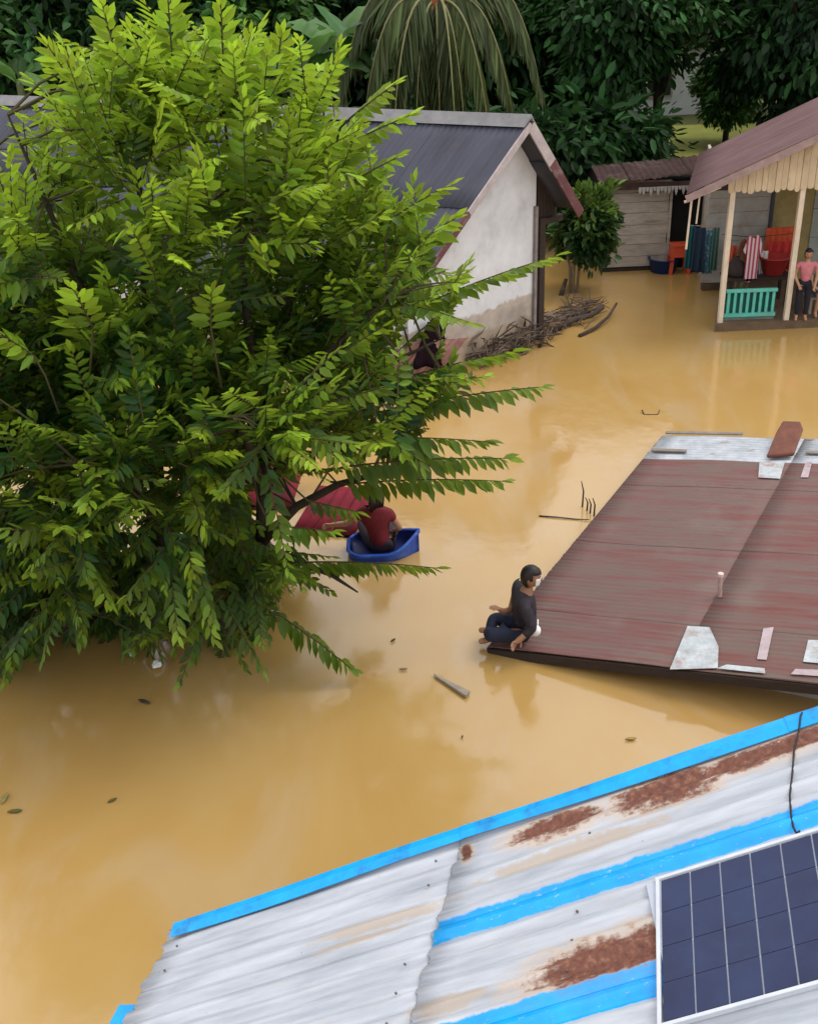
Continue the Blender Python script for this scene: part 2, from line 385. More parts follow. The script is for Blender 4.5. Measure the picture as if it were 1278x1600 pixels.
for a in ((1040, 679, 1160, 681), (1018, 706, 1072, 708), (1258, 710, 1300, 711)):
    MB().beam(rpt(a[0], a[1], .03), rpt(a[2], a[3], .03), .07, .018, rn).build('batten', mat('weathered_batten', (.22, .18, .15), .3, 9, .85), redh)
M_TIN = mat('rusty_tin', (.15, .05, .03), .4, 7, .7, dirt=(.09, .035, .025))
br = MB(); bp = [rpt(1197, 720, .03), rpt(1212, 690, .09), rpt(1222, 676, .12), rpt(1250, 677, .12), rpt(1254, 686, .10), rpt(1240, 718, .04)]
o = br.prism(bp, rn * .05).build('bent_tin_piece', M_TIN, None, bevel=.02, loc=bp[0]); tag(o, 'bent rusty brown tin piece lying on the pale rear roof strip', 'tin sheet')
M_STICK = mat('pale_stick', (.46, .30, .26), .25, 9, .8)
sb = rpt(1124, 932, 0); o = MB().tube([sb, sb + Vector((-.01, 0, .12)), sb + Vector((-.012, .01, .235))], [.022, .022, .02], 8).build('pipe', M_STICK, redh, smooth=False)
MB().tube([sb + Vector((-.012, .01, .23)), sb + Vector((-.012, .01, .262))], [.032, .03], 8).build('pipe_cap', mat('pale_cap', (.6, .45, .43), .1, 9, .6), redh)
for a, c in ((RA, RA + ru * 5.2), (RA + rv * RL, RA + rv * RL + ru * 5.2)):
    MB().beam(a - rn * .065, c - rn * .065, .03, .09, rn).build('fascia_board', M_DARKWOOD, redh)
MB().beam(RA - rn * .045 + ru * .0, RA + rv * RL - rn * .045, .03, .06, rn).build('fascia_board', M_DARKWOOD, redh)
def wallpoly(a, c, inset, thick, zb, parent, top):
    q = [Vector((a.x, a.y, zb)), Vector((c.x, c.y, zb)), c - rn * top, a - rn * top]
    return MB().prism(q, inset * thick).build('wall', M_CONC, parent)
wallpoly(RA + ru * 1.4 + rv * .35, RA + ru * 5 + rv * .35, rv, .1, -1, redh, .03)
wallpoly(RA + ru * 1.4 + rv * (RL - .35), RA + ru * 5 + rv * (RL - .35), -rv, .1, -1, redh, .03)

# ------------------------------------------------------------------ left house: dark roof, white gable
def hmat_wall():
    t = NT('whitewash'); co = t.tc.outputs['Object']; z = t.sep(t.n.new('ShaderNodeNewGeometry').outputs['Position'])[2]
    n = t.noise(co, 2.2, 6, .62)
    c = t.ramp(n, [(.3, (.48, .48, .48)), (.5, (.62, .625, .64)), (.7, (.70, .705, .72))])
    c = t.mix(t.math('MULTIPLY', t.smooth(t.noise(t.mapping(co, (4, 4, .7)), 3, 6, .6), .6, .8), .5), c, (.40, .38, .35, 1))
    zz = t.math('ADD', z, t.math('MULTIPLY', t.noise(co, 3, 4, .6), .3))
    c = t.mix(t.smooth(zz, .62, .56), c, t.ramp(t.noise(co, 7, 5), [(.3, (.27, .17, .085)), (.7, (.42, .30, .18))]))
    c = t.mix(t.math('MULTIPLY', t.smooth(zz, .99, .93), .8), c, t.ramp(n, [(.35, (.26, .20, .15)), (.65, (.45, .36, .26))]))
    t.bump(n, .3, .02); return t.out(c, .85)
def dark_roof_mat():
    t = NT('dark_blue_grey_zinc'); uvn = t.n.new('ShaderNodeUVMap'); uvn.uv_map = 'st'; uv = uvn.outputs[0]
    n = t.noise(t.mapping(uv, (.5, 2, 1)), 1.6, 6, .6); f = t.noise(t.mapping(uv, (1.2, 12, 1)), 6, 4, .6)
    c = t.ramp(n, [(.3, (.036, .037, .050)), (.55, (.055, .056, .075)), (.75, (.07, .068, .082))])
    c = t.mix(t.math('MULTIPLY', t.smooth(f, .62, .75), .5), c, (.17, .16, .17, 1))
    c = t.mix(t.math('MULTIPLY', t.smooth(t.noise(uv, 2.5, 5), .6, .75), .6), c, (.10, .05, .045, 1))
    return t.out(c, .6, spec=.3)
M_WHITE = hmat_wall(); M_DROOF = dark_roof_mat()
M_MAROON = mat('maroon_board', (.12, .045, .045), .3, 7, .7, dirt=(.22, .16, .15))
M_PALEB = mat('pale_board', (.40, .34, .33), .25, 7, .7)
g_a = math.radians(41); gu = Vector((math.cos(g_a), math.sin(g_a), 0)); gn = Vector((gu.y, -gu.x, 0))
rd = Vector((math.cos(math.radians(150.6)), math.sin(math.radians(150.6)), 0))      # ridge runs back to the left
HC = P(835, 530, 0)
def gpl(px, py, off):
    d = ray(px, py); return CAM + d * ((HC + gn * off - CAM).dot(gn) / d.dot(gn))
ap = gpl(828, 188, .4); el = gpl(632, 470, .4); er = gpl(906, 326, .4)
lh = thing('white_gable_house', (HC.x - 2, HC.y, 0), 'white-walled gabled house with dark blue-grey roof behind the leafy tree', 'house')
RLEN = 11.5
def slope_sheets(name, e, top, along, n_cols, length, material, parent, wlv, amp, seed):
    """roof slope from eave point e to ridge point top; sheets in columns along 'along'; ribs run down the slope"""
    u = (top - e); sl_ = u.length; u.normalize(); n = u.cross(along)
    if n.z < 0: n = -n
    for k in range(n_cols):
        for hh, (a, c) in enumerate(((0, .54), (.5, 1.0))):
            corrugated(name, e, u, along, n, sl_ * a, sl_ * c, length * k / n_cols, length * (k + 1) / n_cols + (.03 if k < n_cols - 1 else 0), material, parent, wl=wlv, amp=amp, ns=4, lift=.01 * hh + .005 * (k % 2), seed=seed + k * 2 + hh, ragged=.006, warp=.008, per=5)
    return u, n
slope_sheets('roof_sheet', el, ap, rd, 8, RLEN, M_DROOF, lh, .10, .005, 100)
slope_sheets('roof_sheet', er, ap, rd, 4, RLEN, M_DROOF, lh, .20, .010, 140)
# ridge cap, rake boards
MB().prism([ap + Vector((0, 0, .09)) + gn * .03, ap + (el - ap).normalized() * .2 + Vector((0, 0, .05)) + gn * .03, ap + Vector((0, 0, .03)) + gn * .03, ap + (er - ap).normalized() * .2 + Vector((0, 0, .05)) + gn * .03], rd * (RLEN + .1)).build('ridge_cap', mat('ridge_zinc', (.20, .19, .19), .3, 5, .5), lh)
upr = Vector((0, 0, 1))
MB().beam(ap + gn * .02 - upr * .06, ap.lerp(el, .5) + gn * .02 - upr * .06, .03, .10, upr).build('rake_board', M_PALEB, lh)
MB().beam(ap.lerp(el, .505) + gn * .02 - upr * .06, el + gn * .02 - upr * .06, .03, .10, upr).build('rake_board', M_MAROON, lh)
MB().beam(ap + gn * .02 - upr * .08, ap.lerp(er, .45) + gn * .02 - upr * .08, .03, .17, upr).build('rake_board', M_PALEB, lh)
MB().beam(ap.lerp(er, .4) + gn * .025 - upr * .08, er + gn * .02 - upr * .08, .03, .16, upr).build('rake_board', M_MAROON, lh)
# white gable wall: left half under the roof, ending at the corner post
def under(p, drop=.06): return p - upr * drop
tl = HC + gu * -1.9
def roof_z(s):   # height of the roof underside over the wall line at distance s from the corner (along -gu)
    sa = (ap - (HC + gn * .4)).dot(gu); se = (el - (HC + gn * .4)).dot(gu)
    if s > sa: f = (s - sa) / ((er - (HC + gn * .4)).dot(gu) - sa); return ap.z + (er.z - ap.z) * f - .07
    f = (s - sa) / (se - sa); return ap.z + (el.z - ap.z) * f - .07
sA = (ap - (HC + gn * .4)).dot(gu)
W0 = (el - (HC + gn * .4)).dot(gu) + .28
wall = [HC + gu * W0 + upr * -.8, HC + gu * -.02 + upr * -.8, HC + gu * -.02 + upr * roof_z(-.02), HC + gu * sA + upr * roof_z(sA), HC + gu * W0 + upr * roof_z(W0)]
MB().prism(wall, -gn * .12).build('gable_wall', M_WHITE, lh)
wl_ = HC + gu * W0
MB().prism([wl_ - upr * .8, wl_ + upr * roof_z(W0) , wl_ + upr * roof_z(W0) + rd * (RLEN - .6), wl_ - upr * .8 + rd * (RLEN - .6)], gu * .12).build('front_wall', M_WHITE, lh)
MB().prism([HC - upr * .8 + rd * .15, HC + upr * roof_z(0) + rd * .15, HC + upr * roof_z(0) + rd * (RLEN - .6), HC - upr * .8 + rd * (RLEN - .6)], gu * -.1).build('side_wall', M_WHITE, lh)
# dark boarded gable over the open right half
sR = (er - (HC + gn * .4)).dot(gu)
nb = 7
for k in range(nb):
    a = .02 + (sR - .12) * k / nb; c = .02 + (sR - .12) * (k + 1) / nb - .008
    zb = er.z - .12
    MB().prism([HC + gu * a + upr * zb, HC + gu * c + upr * zb, HC + gu * c + upr * max(zb + .03, roof_z(c)), HC + gu * a + upr * max(zb + .03, roof_z(a))], -gn * .025).build('gable_board', M_DARKWOOD, lh)
MB().beam(HC + gu * .0 + upr * (er.z - .17) + gn * .05, HC + gu * (sR - .05) + upr * (er.z - .17) + gn * .05, .08, .10).build('beam', M_DARKWOOD, lh)
MB().beam(HC + gn * .03 + gu * .06 - upr * .9, HC + gn * .03 + gu * .06 + upr * (er.z - .1), .13, .13, gu).build('post', M_DARKWOOD, lh, bevel=.008)
MB().beam(HC + gn * .03 + gu * -.05 - upr * .9, HC + gn * .03 + gu * -.05 + upr * (er.z + .1), .05, .06, gu).build('post', mat('grey_post', (.25, .21, .2), .3, 8, .8), lh)
MB().beam(HC + gu * (sR - .15) + rd * 2.5 - upr * .9, HC + gu * (sR - .15) + rd * 2.5 + upr * (er.z - .1), .1, .1, gu).build('post', M_DARKWOOD, lh)

# ------------------------------------------------------------------ porch house on the right
M_PROOF = None
def proof_mat():
    t = NT('faded_mauve_zinc'); uvn = t.n.new('ShaderNodeUVMap'); uvn.uv_map = 'st'; uv = uvn.outputs[0]
    n = t.noise(t.mapping(uv, (.5, 2.4, 1)), 1.8, 6, .62)
    c = t.ramp(n, [(.3, (.105, .052, .048)), (.55, (.14, .080, .078)), (.75, (.17, .11, .105))])
    c = t.mix(t.math('MULTIPLY', t.smooth(t.noise(uv, 3, 5), .55, .75), .6), c, (.15, .06, .05, 1)); return t.out(c, .7, spec=.2)
M_PROOF = proof_mat()
M_BOARD = mat('pale_yellow_board', (.58, .45, .29), .22, 6, .75, (1, 1, .4), dirt=(.36, .25, .15))
M_CREAM = mat('cream_post', (.66, .55, .42), .2, 5, .7, (1, 1, .5), dirt=(.45, .32, .2))
M_TURQ = mat('turquoise_paint', (.10, .46, .36), .22, 8, .55, dirt=(.16, .33, .27))
M_TURQD = mat('dark_turquoise_gap_shade', (.005, .11, .095), .3, 8, .6)
M_GREYW = mat('pale_grey_wall', (.40, .38, .34), .2, 3, .85, dirt=(.3, .24, .18))
M_PLANK = mat('weathered_plank', (.42, .36, .30), .28, 5, .85, (.5, 1, 3), dirt=(.26, .20, .15))
M_DIRTC = mat('muddy_concrete', (.13, .085, .05), .3, 5, .9)
E0 = PY(1072, 304, 17.3); E1 = PY(1278, 208, 17.3); pud = (E1 - E0).normalized()
pdv = Vector((.30, .954, 0)).normalized()
ph = thing('porch_house', (7.2, 19, 0), 'house with turquoise-railed porch and mauve tin roof at right edge', 'house')
xr = 8.9; rf = (xr - E0.x) / pud.x
PT = E0 + pud * rf
_u, _n = pud, pud.cross(pdv)
if _n.z < 0: _n = -_n
plen = 3.4
for k in range(4):
    corrugated('roof_sheet', E0, pud, pdv, _n, 0, rf * .54, plen * k / 4, plen * (k + 1) / 4 + .03, M_PROOF, ph, wl=.10, amp=.010, ns=5, lift=.005 * (k % 2), seed=200 + k, ragged=.006, per=6)
    corrugated('roof_sheet', E0, pud, pdv, _n, rf * .5, rf, plen * k / 4, plen * (k + 1) / 4 + .03, M_PROOF, ph, wl=.10, amp=.010, ns=5, lift=.012 + .005 * (k % 2), seed=210 + k, per=6)
    E2 = Vector((2 * xr - E0.x, E0.y, E0.z)); u2 = (PT - E2).normalized(); n2 = u2.cross(pdv); n2 = n2 if n2.z > 0 else -n2
    corrugated('roof_sheet', E2, u2, pdv, n2, 0, rf, plen * k / 4, plen * (k + 1) / 4 + .03, M_PROOF, ph, wl=.10, amp=.010, ns=5, lift=.005 * (k % 2), seed=220 + k, per=6)
MB().prism([PT + upr * .06, PT + upr * .02 - pud * .2, PT - upr * .02, PT + upr * .02 - u2 * .2], pdv * plen).build('ridge_cap', M_PROOF, ph)
# barge boards
MB().beam(E0 - upr * .075, PT - upr * .075, .03, .11, upr).build('barge_board', mat('mauve_board', (.30, .21, .19), .25, 6, .7), ph)
MB().beam(E2 - upr * .075, PT - upr * .075, .03, .11, upr).build('barge_board', mat('mauve_board', (.30, .21, .19)), ph)
# eave frame sticking out at the left corner
q0 = E0 + Vector((.0, .02, -.12))
MB().tube([q0 + Vector((-.02, 0, 0)), q0 + Vector((.55, .05, .20))], .022, 8).build('eave_rail', M_CREAM, ph)
MB().tube([q0 + Vector((.12, .1, 0)), q0 + Vector((.10, .12, -.78))], .018, 8).build('hanging_pole', M_CREAM, ph)
MB().tube([q0 + Vector((.3, .3, .08)), q0 + Vector((.28, .3, -.42))], .014, 8).build('hanging_pole', M_CREAM, ph)
# gable boards with rounded lower ends
gy_ = 17.62; x = 5.30; k = 0
def slope_z(x): return E0.z + (x - E0.x) * pud.z / pud.x
while x < 2 * xr - 5.3:
    wv = .105 + .018 * math.sin(k * 2.3); xa, xb = x, x + wv - .006; zc = 2.33 + .02 * math.sin(k * 1.7)
    f = lambda q: slope_z(q) if q < xr else slope_z(2 * xr - q)
    ta, tb = f(xa) - .05, f(xb) - .05
    yo = gy_ - .006 * (k % 2)
    arc = [Vector((xa + (xb - xa) * (.5 - .5 * math.cos(math.pi * i / 6)), yo, zc + .045 - .045 * math.sin(math.pi * i / 6))) for i in range(7)]
    if min(ta, tb) > zc + .05:
        MB().prism(arc + [Vector((xb, yo, tb)), Vector((xa, yo, ta))], (0, .022, 0)).build('gable_board', M_BOARD, ph)
    x += wv; k += 1
MB().beam((5.0, gy_ + .06, 2.42), (12.6, gy_ + .06, 2.42), .07, .08).build('beam', M_DARKWOOD, ph)
# posts
posts = [P(1124, 506, .1), P(1227, 502, .1)]
dp = posts[1] - posts[0]
tops = [PY(1138, 298, gy_ + .06), PY(1248, 296, gy_ + .06)]
for k in range(5):
    a = posts[0] + dp * k if k > 1 else posts[k]; c = Vector((a.x + (tops[min(k, 1)].x - posts[min(k, 1)].x), gy_ + .06, 2.38))
    c.x = min(max(c.x, a.x - .05), a.x + .05)
    MB().beam(Vector((a.x, a.y + .02, -.8)), c, .085, .085, (0, 1, 0)).build('post', M_CREAM, ph, bevel=.006)
# porch floor slab, plinth
F0 = posts[0]
MB().hexa([Vector((F0.x - .12, F0.y - .12, z)) if i == 0 else Vector((12.4, F0.y - .12, z)) if i == 1 else Vector((12.6, 21.5, z)) if i == 2 else Vector((6.5, 21.5, z)) for z in (-.8, .14) for i in range(4)]).build('floor_slab', M_DIRTC, ph)
# back wall pieces
by = 20.1
def wallbox(name, x0, x1, z0, z1, y0, y1, material): return MB().box(((x0 + x1) / 2, (y0 + y1) / 2, (z0 + z1) / 2), (x1 - x0, y1 - y0, z1 - z0)).build(name, material, ph)
wx = [PY(p, 380, by).x for p in (1102, 1196, 1238, 1246)]
for k in range(9):   # horizontal boards of the left wall piece
    wallbox('wall_board', wx[0], wx[1], .14 + k * .262, .14 + k * .262 + .256, by + .004 * (k % 2), by + .05, M_GREYW)
wallbox('door_frame', wx[1] + .004, wx[1] + .06, .14, 2.5, by - .04, by + .05, mat('slate_frame', (.05, .055, .075), .3, 6, .6))
wallbox('lintel', wx[1] + .064, wx[2] + .3, 1.95, 2.5, by, by + .05, M_DARKWOOD)
wallbox('door_leaf', wx[1] + .064, wx[2] + .3, .14, 1.946, by + .02, by + .06, mat('olive_door', (.34, .26, .10), .3, 4, .7))
for k in range(9):
    wallbox('wall_board', wx[2] + .304, 12.3, .14 + k * .262, .14 + k * .262 + .256, by + .004 * (k % 2), by + .05, mat('sage_board', (.34, .36, .31), .2, 3, .8, dirt=(.40, .28, .24)))
MB().prism([(wx[0], by + .06, -.5), (wx[0], by + .06, 2.40), (wx[0] + .3, by + 1.5, 2.40), (wx[0] + .3, by + 1.5, -.5)], (.05, 0, 0)).build('side_wall', M_PLANK, ph)
MB().box((9.4, by + .1, 2.50), (5.2, 2.4, .05)).build('ceiling', M_DARKWOOD, ph)
MB().box(((wx[0] + 6.6) / 2, by + .03, -.34), (6.6 - wx[0], .12, .94)).build('footing', M_DIRTC, ph)
# railing
rl = thing('unused', (0, 0, 0), 'x y z w', 'x'); bpy.data.objects.remove(rl)
ra = P(1132, 452, .75); ra = Vector((posts[0].x + .06, posts[0].y + .02, 0)); rb = Vector((posts[1].x - .20, posts[1].y + .02, 0))
rail = MB().beam(ra + upr * .66, rb + upr * .66, .06, .055).build('railing', M_TURQ, ph, bevel=.006)
o = MB().beam(ra + upr * .24, rb + upr * .24, .05, .06).build('bottom_rail', M_TURQ, ph); reparent_sub(o, rail)
o = MB().beam(ra + upr * .17 + Vector((0, .05, 0)), rb + upr * .17 + Vector((0, .05, 0)), .03, .10).build('kick_board', mat('grey_green_board', (.2, .24, .2), .3, 6, .8), ph); reparent_sub(o, rail)
nbal = 8
for k in range(nbal):
    c = ra.lerp(rb, (k + .5) / nbal)
    o = MB().box(c + upr * .45, (.048, .03, .36)).build('baluster', M_TURQ, ph, bevel=.004); reparent_sub(o, rail)
o = MB().box(ra.lerp(rb, .5) + upr * .44 + Vector((0, .05, 0)), ((rb - ra).length * .98, .02, .42)).build('gap_shade_panel', M_TURQD, ph); reparent_sub(o, rail)  # dark sheet added to paint the shade in the baluster gaps

# ------------------------------------------------------------------ plank shed between the houses
M_SHEDR = mat('rusty_brown_zinc', (.045, .024, .02), .4, 4, .8, dirt=(.09, .06, .05), spec=.15)
M_BLACKIN = mat('inside_shade', (.008, .007, .006), .2, 3, .95)  # near-black colour painted for the shade inside the shed
sy = 21.65
sx0, sx1, sx2 = PY(944, 380, sy).x, PY(1040, 380, sy).x, PY(1092, 380, sy).x
shed = thing('plank_shed', ((sx0 + sx1) / 2, sy, 0), 'low weathered plank shed with brown tin roof and dark doorway', 'shed')
z = .08; k = 0
while z < 1.72:
    hgt = .21 + .03 * math.sin(k * 1.9)
    MB().box(((sx0 + sx1) / 2 + .01 * math.sin(k * 3), sy + .006 * (k % 2), z + hgt / 2), (sx1 - sx0 + .02 * math.sin(k * 2.1), .028, hgt - .008), (1, 0, .004 * math.sin(k))).build('wall_plank', M_PLANK, shed)
    z += hgt; k += 1
MB().box(((sx0 + sx1) / 2, sy - .01, -.25), (sx1 - sx0 + .05, .06, .62)).build('sill_beam', M_DARKWOOD, shed)
MB().box((sx1 + .03, sy - .02, .7), (.05, .06, 2.1)).build('door_post', M_PLANK, shed)
MB().hexa([Vector((xx, yy, zz)) for zz in (-.4, 1.70) for xx, yy in ((sx0, sy + .06), (sx2 + .4, sy + .06), (sx2 + .4, sy + 2.2), (sx0, sy + 2.2))]).build('interior_shade_box', M_BLACKIN, shed)  # solid box whose colour stands in for the unlit doorway
s_a = PY(936, 292, sy - .25); s_b = PY(1086, 292, sy - .25); s_b.z = s_a.z = 1.78
sd = Vector((0, 1.0, .16)).normalized(); sxv = Vector((1, 0, .06)).normalized(); sn = sxv.cross(sd)
for k in range(4):
    ln = (s_b.x - s_a.x + .5)
    corrugated('roof_sheet', s_a, sd, sxv, sn, -.05 * (k % 2), 1.0, ln * k / 4, ln * (k + 1) / 4 + .03, M_SHEDR, shed, wl=.12, amp=.008, ns=5, lift=.006 * (k % 2), seed=300 + k, ragged=.05, per=6, warp=.012)
MB().beam(s_a + upr * -.06, s_b + upr * -.06, .03, .12).build('fascia_board', M_SHEDR, shed)
M_SCAL = mat('grey_scallop', (.34, .31, .28), .3, 7, .8)
k = 0; x = s_a.x + .75
while x < s_b.x - .05:
    wv = .07; h = .13 + .05 * math.sin(k * 2.7)
    MB().prism([(x, sy - .3, 1.70), (x + wv - .006, sy - .3, 1.70), (x + wv - .012, sy - .3, 1.70 - h * .6), (x + wv / 2, sy - .3, 1.70 - h), (x + .008, sy - .3, 1.70 - h * .6)], (0, .015, 0)).build('trim_slat', M_SCAL, shed)
    x += wv; k += 1

# ------------------------------------------------------------------ leaves
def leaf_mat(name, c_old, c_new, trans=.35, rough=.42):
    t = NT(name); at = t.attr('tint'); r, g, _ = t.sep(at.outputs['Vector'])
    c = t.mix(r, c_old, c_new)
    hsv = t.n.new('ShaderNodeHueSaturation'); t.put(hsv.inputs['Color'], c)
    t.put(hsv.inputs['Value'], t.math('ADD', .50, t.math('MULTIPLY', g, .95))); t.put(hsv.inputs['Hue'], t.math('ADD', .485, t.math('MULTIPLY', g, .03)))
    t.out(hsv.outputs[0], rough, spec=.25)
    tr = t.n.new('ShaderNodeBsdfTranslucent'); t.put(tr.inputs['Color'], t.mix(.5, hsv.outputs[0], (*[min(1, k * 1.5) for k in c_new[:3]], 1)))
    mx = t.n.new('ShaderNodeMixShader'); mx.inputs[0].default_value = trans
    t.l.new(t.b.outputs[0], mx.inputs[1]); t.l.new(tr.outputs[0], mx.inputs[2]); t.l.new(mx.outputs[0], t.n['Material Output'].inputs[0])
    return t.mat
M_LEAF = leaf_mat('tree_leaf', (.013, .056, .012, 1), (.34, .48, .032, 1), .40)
M_FOREST = leaf_mat('forest_leaf', (.007, .024, .008, 1), (.036, .105, .020, 1), .22, .65)
M_BRIGHTF = leaf_mat('bright_forest_leaf', (.022, .07, .017, 1), (.095, .21, .035, 1), .3, .6)
M_BUSH = leaf_mat('bush_leaf', (.012, .038, .012, 1), (.12, .20, .03, 1), .25)
M_FROND = leaf_mat('old_frond', (.032, .048, .016, 1), (.115, .145, .045, 1), .25, .6)
M_BANANA = leaf_mat('banana_leaf', (.03, .085, .022, 1), (.11, .22, .05, 1), .35)
M_BARK = mat('dark_bark', (.045, .032, .022), .4, 9, .9, (1, 1, .3))
M_TWIG = mat('green_brown_twig', (.055, .045, .015), .3, 9, .8)

def leaves_mesh(name, base, dirv, nrm, ln, wd_, age, rnd, material, droop=.18, fold=.25):
    """many folded leaves as one mesh (numpy arrays)"""
    n = len(base); dirv = dirv / np.linalg.norm(dirv, axis=1, keepdims=True)
    side = np.cross(dirv, nrm); side /= np.linalg.norm(side, axis=1, keepdims=True) + 1e-9
    up = np.cross(side, dirv); L_ = ln[:, None]; W = wd_[:, None]
    dr = (droop * (.3 + 1.5 * ((rnd * 7.13) % 1)))[:, None]
    at_ = lambda f, w_, u_: base + dirv * L_ * f + side * W * w_ + up * (W * u_ - L_ * dr * f * f)
    V = np.stack([base, at_(.26, .42, .06), at_(.64, .44, .05), at_(1, 0, 0), at_(.64, -.44, .05), at_(.26, -.42, .06), at_(.48, 0, -fold)], 1).reshape(-1, 3)
    i0 = (np.arange(n) * 7)[:, None]
    F = np.concatenate([i0 + np.array([[k_, 6, (k_ + 1) % 6]]) for k_ in range(6)], 0)
    me = bpy.data.meshes.new(name); me.vertices.add(len(V)); me.vertices.foreach_set('co', V.astype(np.float32).ravel())
    me.loops.add(F.size); me.loops.foreach_set('vertex_index', F.astype(np.int32).ravel())
    me.polygons.add(len(F)); me.polygons.foreach_set('loop_start', np.arange(0, F.size, 3, dtype=np.int32))
    me.polygons.foreach_set('use_smooth', np.ones(len(F), bool)); me.update(calc_edges=True)
    ca = me.attributes.new('tint', 'FLOAT_COLOR', 'POINT')
    c = np.zeros((n, 7, 4), np.float32); c[:, :, 0] = age[:, None]; c[:, :, 1] = rnd[:, None]; c[:, :, 3] = 1
    ca.data.foreach_set('color', c.ravel()); me.materials.append(material)
    return me
def link(name, me, parent=None, loc=None):
    o = bpy.data.objects.new(name, me); col.objects.link(o)
    if parent: o.parent = parent
    if loc is not None: o.location = loc
    return o

def spray_leaves(base, d, length, age0, drop, r, llen=.15, lw=.05, step=.034, start=.12, curve=0.0):
    """alternate leaves on both sides of a shoot; returns lists"""
    d = np.array(d) / np.linalg.norm(d); n = max(5, int(length * (1 - start) / step)); out = []
    sd_ = np.cross(d, [0, 0, 1]); 
    if np.linalg.norm(sd_) < .2: sd_ = np.cross(d, [0, 1, 0])
    sd_ /= np.linalg.norm(sd_); ang = r.uniform(-.7, .7); upv = np.cross(sd_, d)
    sd_ = sd_ * math.cos(ang) + upv * math.sin(ang); upv = np.cross(sd_, d)
    stem = []
    for i in range(n + 1):
        f = start + (1 - start) * i / n
        p = np.array(base) + d * length * f + np.array([0, 0, -curve * f * f * length])
        stem.append(p)
        sgn = 1 if i % 2 else -1
        spread = .95 - .55 * f ** 3
        ld = d * (1.05 - spread * .5) + sd_ * sgn * spread * .85 + np.array([0, 0, -drop * (1 - .3 * f)]) + r.normal(0, .10, 3)
        if i >= n - 1: ld = d + sd_ * sgn * .3 + r.normal(0, .08, 3)
        sz = (.72 + .38 * math.sin(math.pi * min(1, f * 1.05) ** .8)) * r.uniform(.8, 1.15)
        out.append((p, ld, upv + r.normal(0, .25, 3), llen * sz, lw * sz * r.uniform(.85, 1.15), min(1, max(0, age0 + .85 * (f - .68) + r.normal(0, .07))), r.random()))
    return out, stem

# ------------------------------------------------------------------ the big leafy tree standing in the flood
TY = 9.35
TB = Vector((-2.45, TY, -.8))
tree = thing('leafy_tree', (TB.x, TB.y, 0), 'large bright green leafy tree standing in brown floodwater at left', 'tree')
sil = [(-260, 420), (-60, 420), (-10, 300), (30, 215), (60, 130), (120, 80), (190, 45), (260, 50), (340, 45), (400, 70), (445, 100), (510, 120), (550, 175), (575, 235), (595, 310), (655, 340), (660, 385), (640, 410), (715, 425), (720, 480), (650, 505), (600, 540), (640, 590), (730, 575), (750, 605), (660, 650), (640, 690), (720, 722), (690, 750), (565, 738), (450, 745), (380, 725), (372, 795), (440, 850), (490, 885), (460, 905), (420, 950), (390, 995), (300, 1000), (240, 1030), (100, 990), (10, 1040), (-120, 1040), (-260, 800)]
silw = np.array([tuple(PY(a, b_, TY))[0::2] for a, b_ in sil])
def inside(p):
    k_ = TY / p[1]; x = p[0] * k_; z = CAMH + (p[2] - CAMH) * k_
    c = False; j = len(silw) - 1
    for i in range(len(silw)):
        if (silw[i, 1] > z) != (silw[j, 1] > z) and x < (silw[j, 0] - silw[i, 0]) * (z - silw[i, 1]) / (silw[j, 1] - silw[i, 1]) + silw[i, 0]: c = not c
        j = i
    return c
# limbs
LIMBS = []
limb_tips = [(-4.4, -.3, 3.2), (-3.6, .5, 4.6), (-2.9, -.6, 5.1), (-2.1, .3, 5.3), (-1.3, -.4, 5.0), (-.6, .4, 4.4), (-.1, -.5, 3.5), (.35, .2, 2.9), (.2, -.4, 1.9), (-.5, -.9, .9), (-1.6, -1.2, .6), (-3.2, -1.1, .7), (-4.3, -.4, 1.6), (-2.6, -1.5, 2.6), (-1.4, -1.4, 2.9), (-3.4, 1.2, 2.9), (-1.1, 1.2, 3.3)]
r_ = np.random.default_rng(5)
trunk = MB(); bt = [TB + Vector(q) for q in ((0, 0, 0), (.03, .02, .8), (.10, .0, 1.5), (.06, .03, 2.2))]
trunk.tube(bt, [.16, .14, .12, .10], 10).build('trunk', M_BARK, tree, smooth=True)
tb2 = [TB + Vector(q) for q in ((-.5, .2, 0), (-.55, .2, .8), (-.75, .25, 1.6), (-.9, .2, 2.4))]
MB().tube(tb2, [.11, .10, .085, .07], 8).build('trunk', M_BARK, tree, smooth=True)
tb3 = [TB + Vector(q) for q in ((.75, .1, 0), (.8, .1, .8), (.98, .1, 1.7), (1.1, .0, 2.6))]
MB().tube(tb3, [.10, .09, .075, .06], 8).build('trunk', M_BARK, tree, smooth=True)
for k, (x, dy, z) in enumerate(limb_tips):
    tip = Vector((x, TY + dy, z)); src = bt if abs(x + 2.4) < .9 else (tb2 if x < -2.4 else tb3)
    a = src[1].lerp(src[3], min(1, max(0, (z - .4) / 3))); mid = a.lerp(tip, .5) + Vector((0, 0, .25 if z > 1.5 else .35)); q1 = a.lerp(mid, .5) + Vector((0, 0, .1)); q2 = mid.lerp(tip, .55) + Vector((0, 0, .04))
    MB().tube([a, q1, mid, q2, tip], [.055, .045, .034, .022, .008], 7).build('limb', M_BARK, tree, smooth=True)
    LIMBS.append([a, q1, mid, q2, tip])
limb_pts = np.array([tuple(l[i].lerp(l[i + 1], f)) for l in LIMBS for i in range(1, 4) for f in (0, .33, .66)] + [tuple(l[4]) for l in LIMBS])
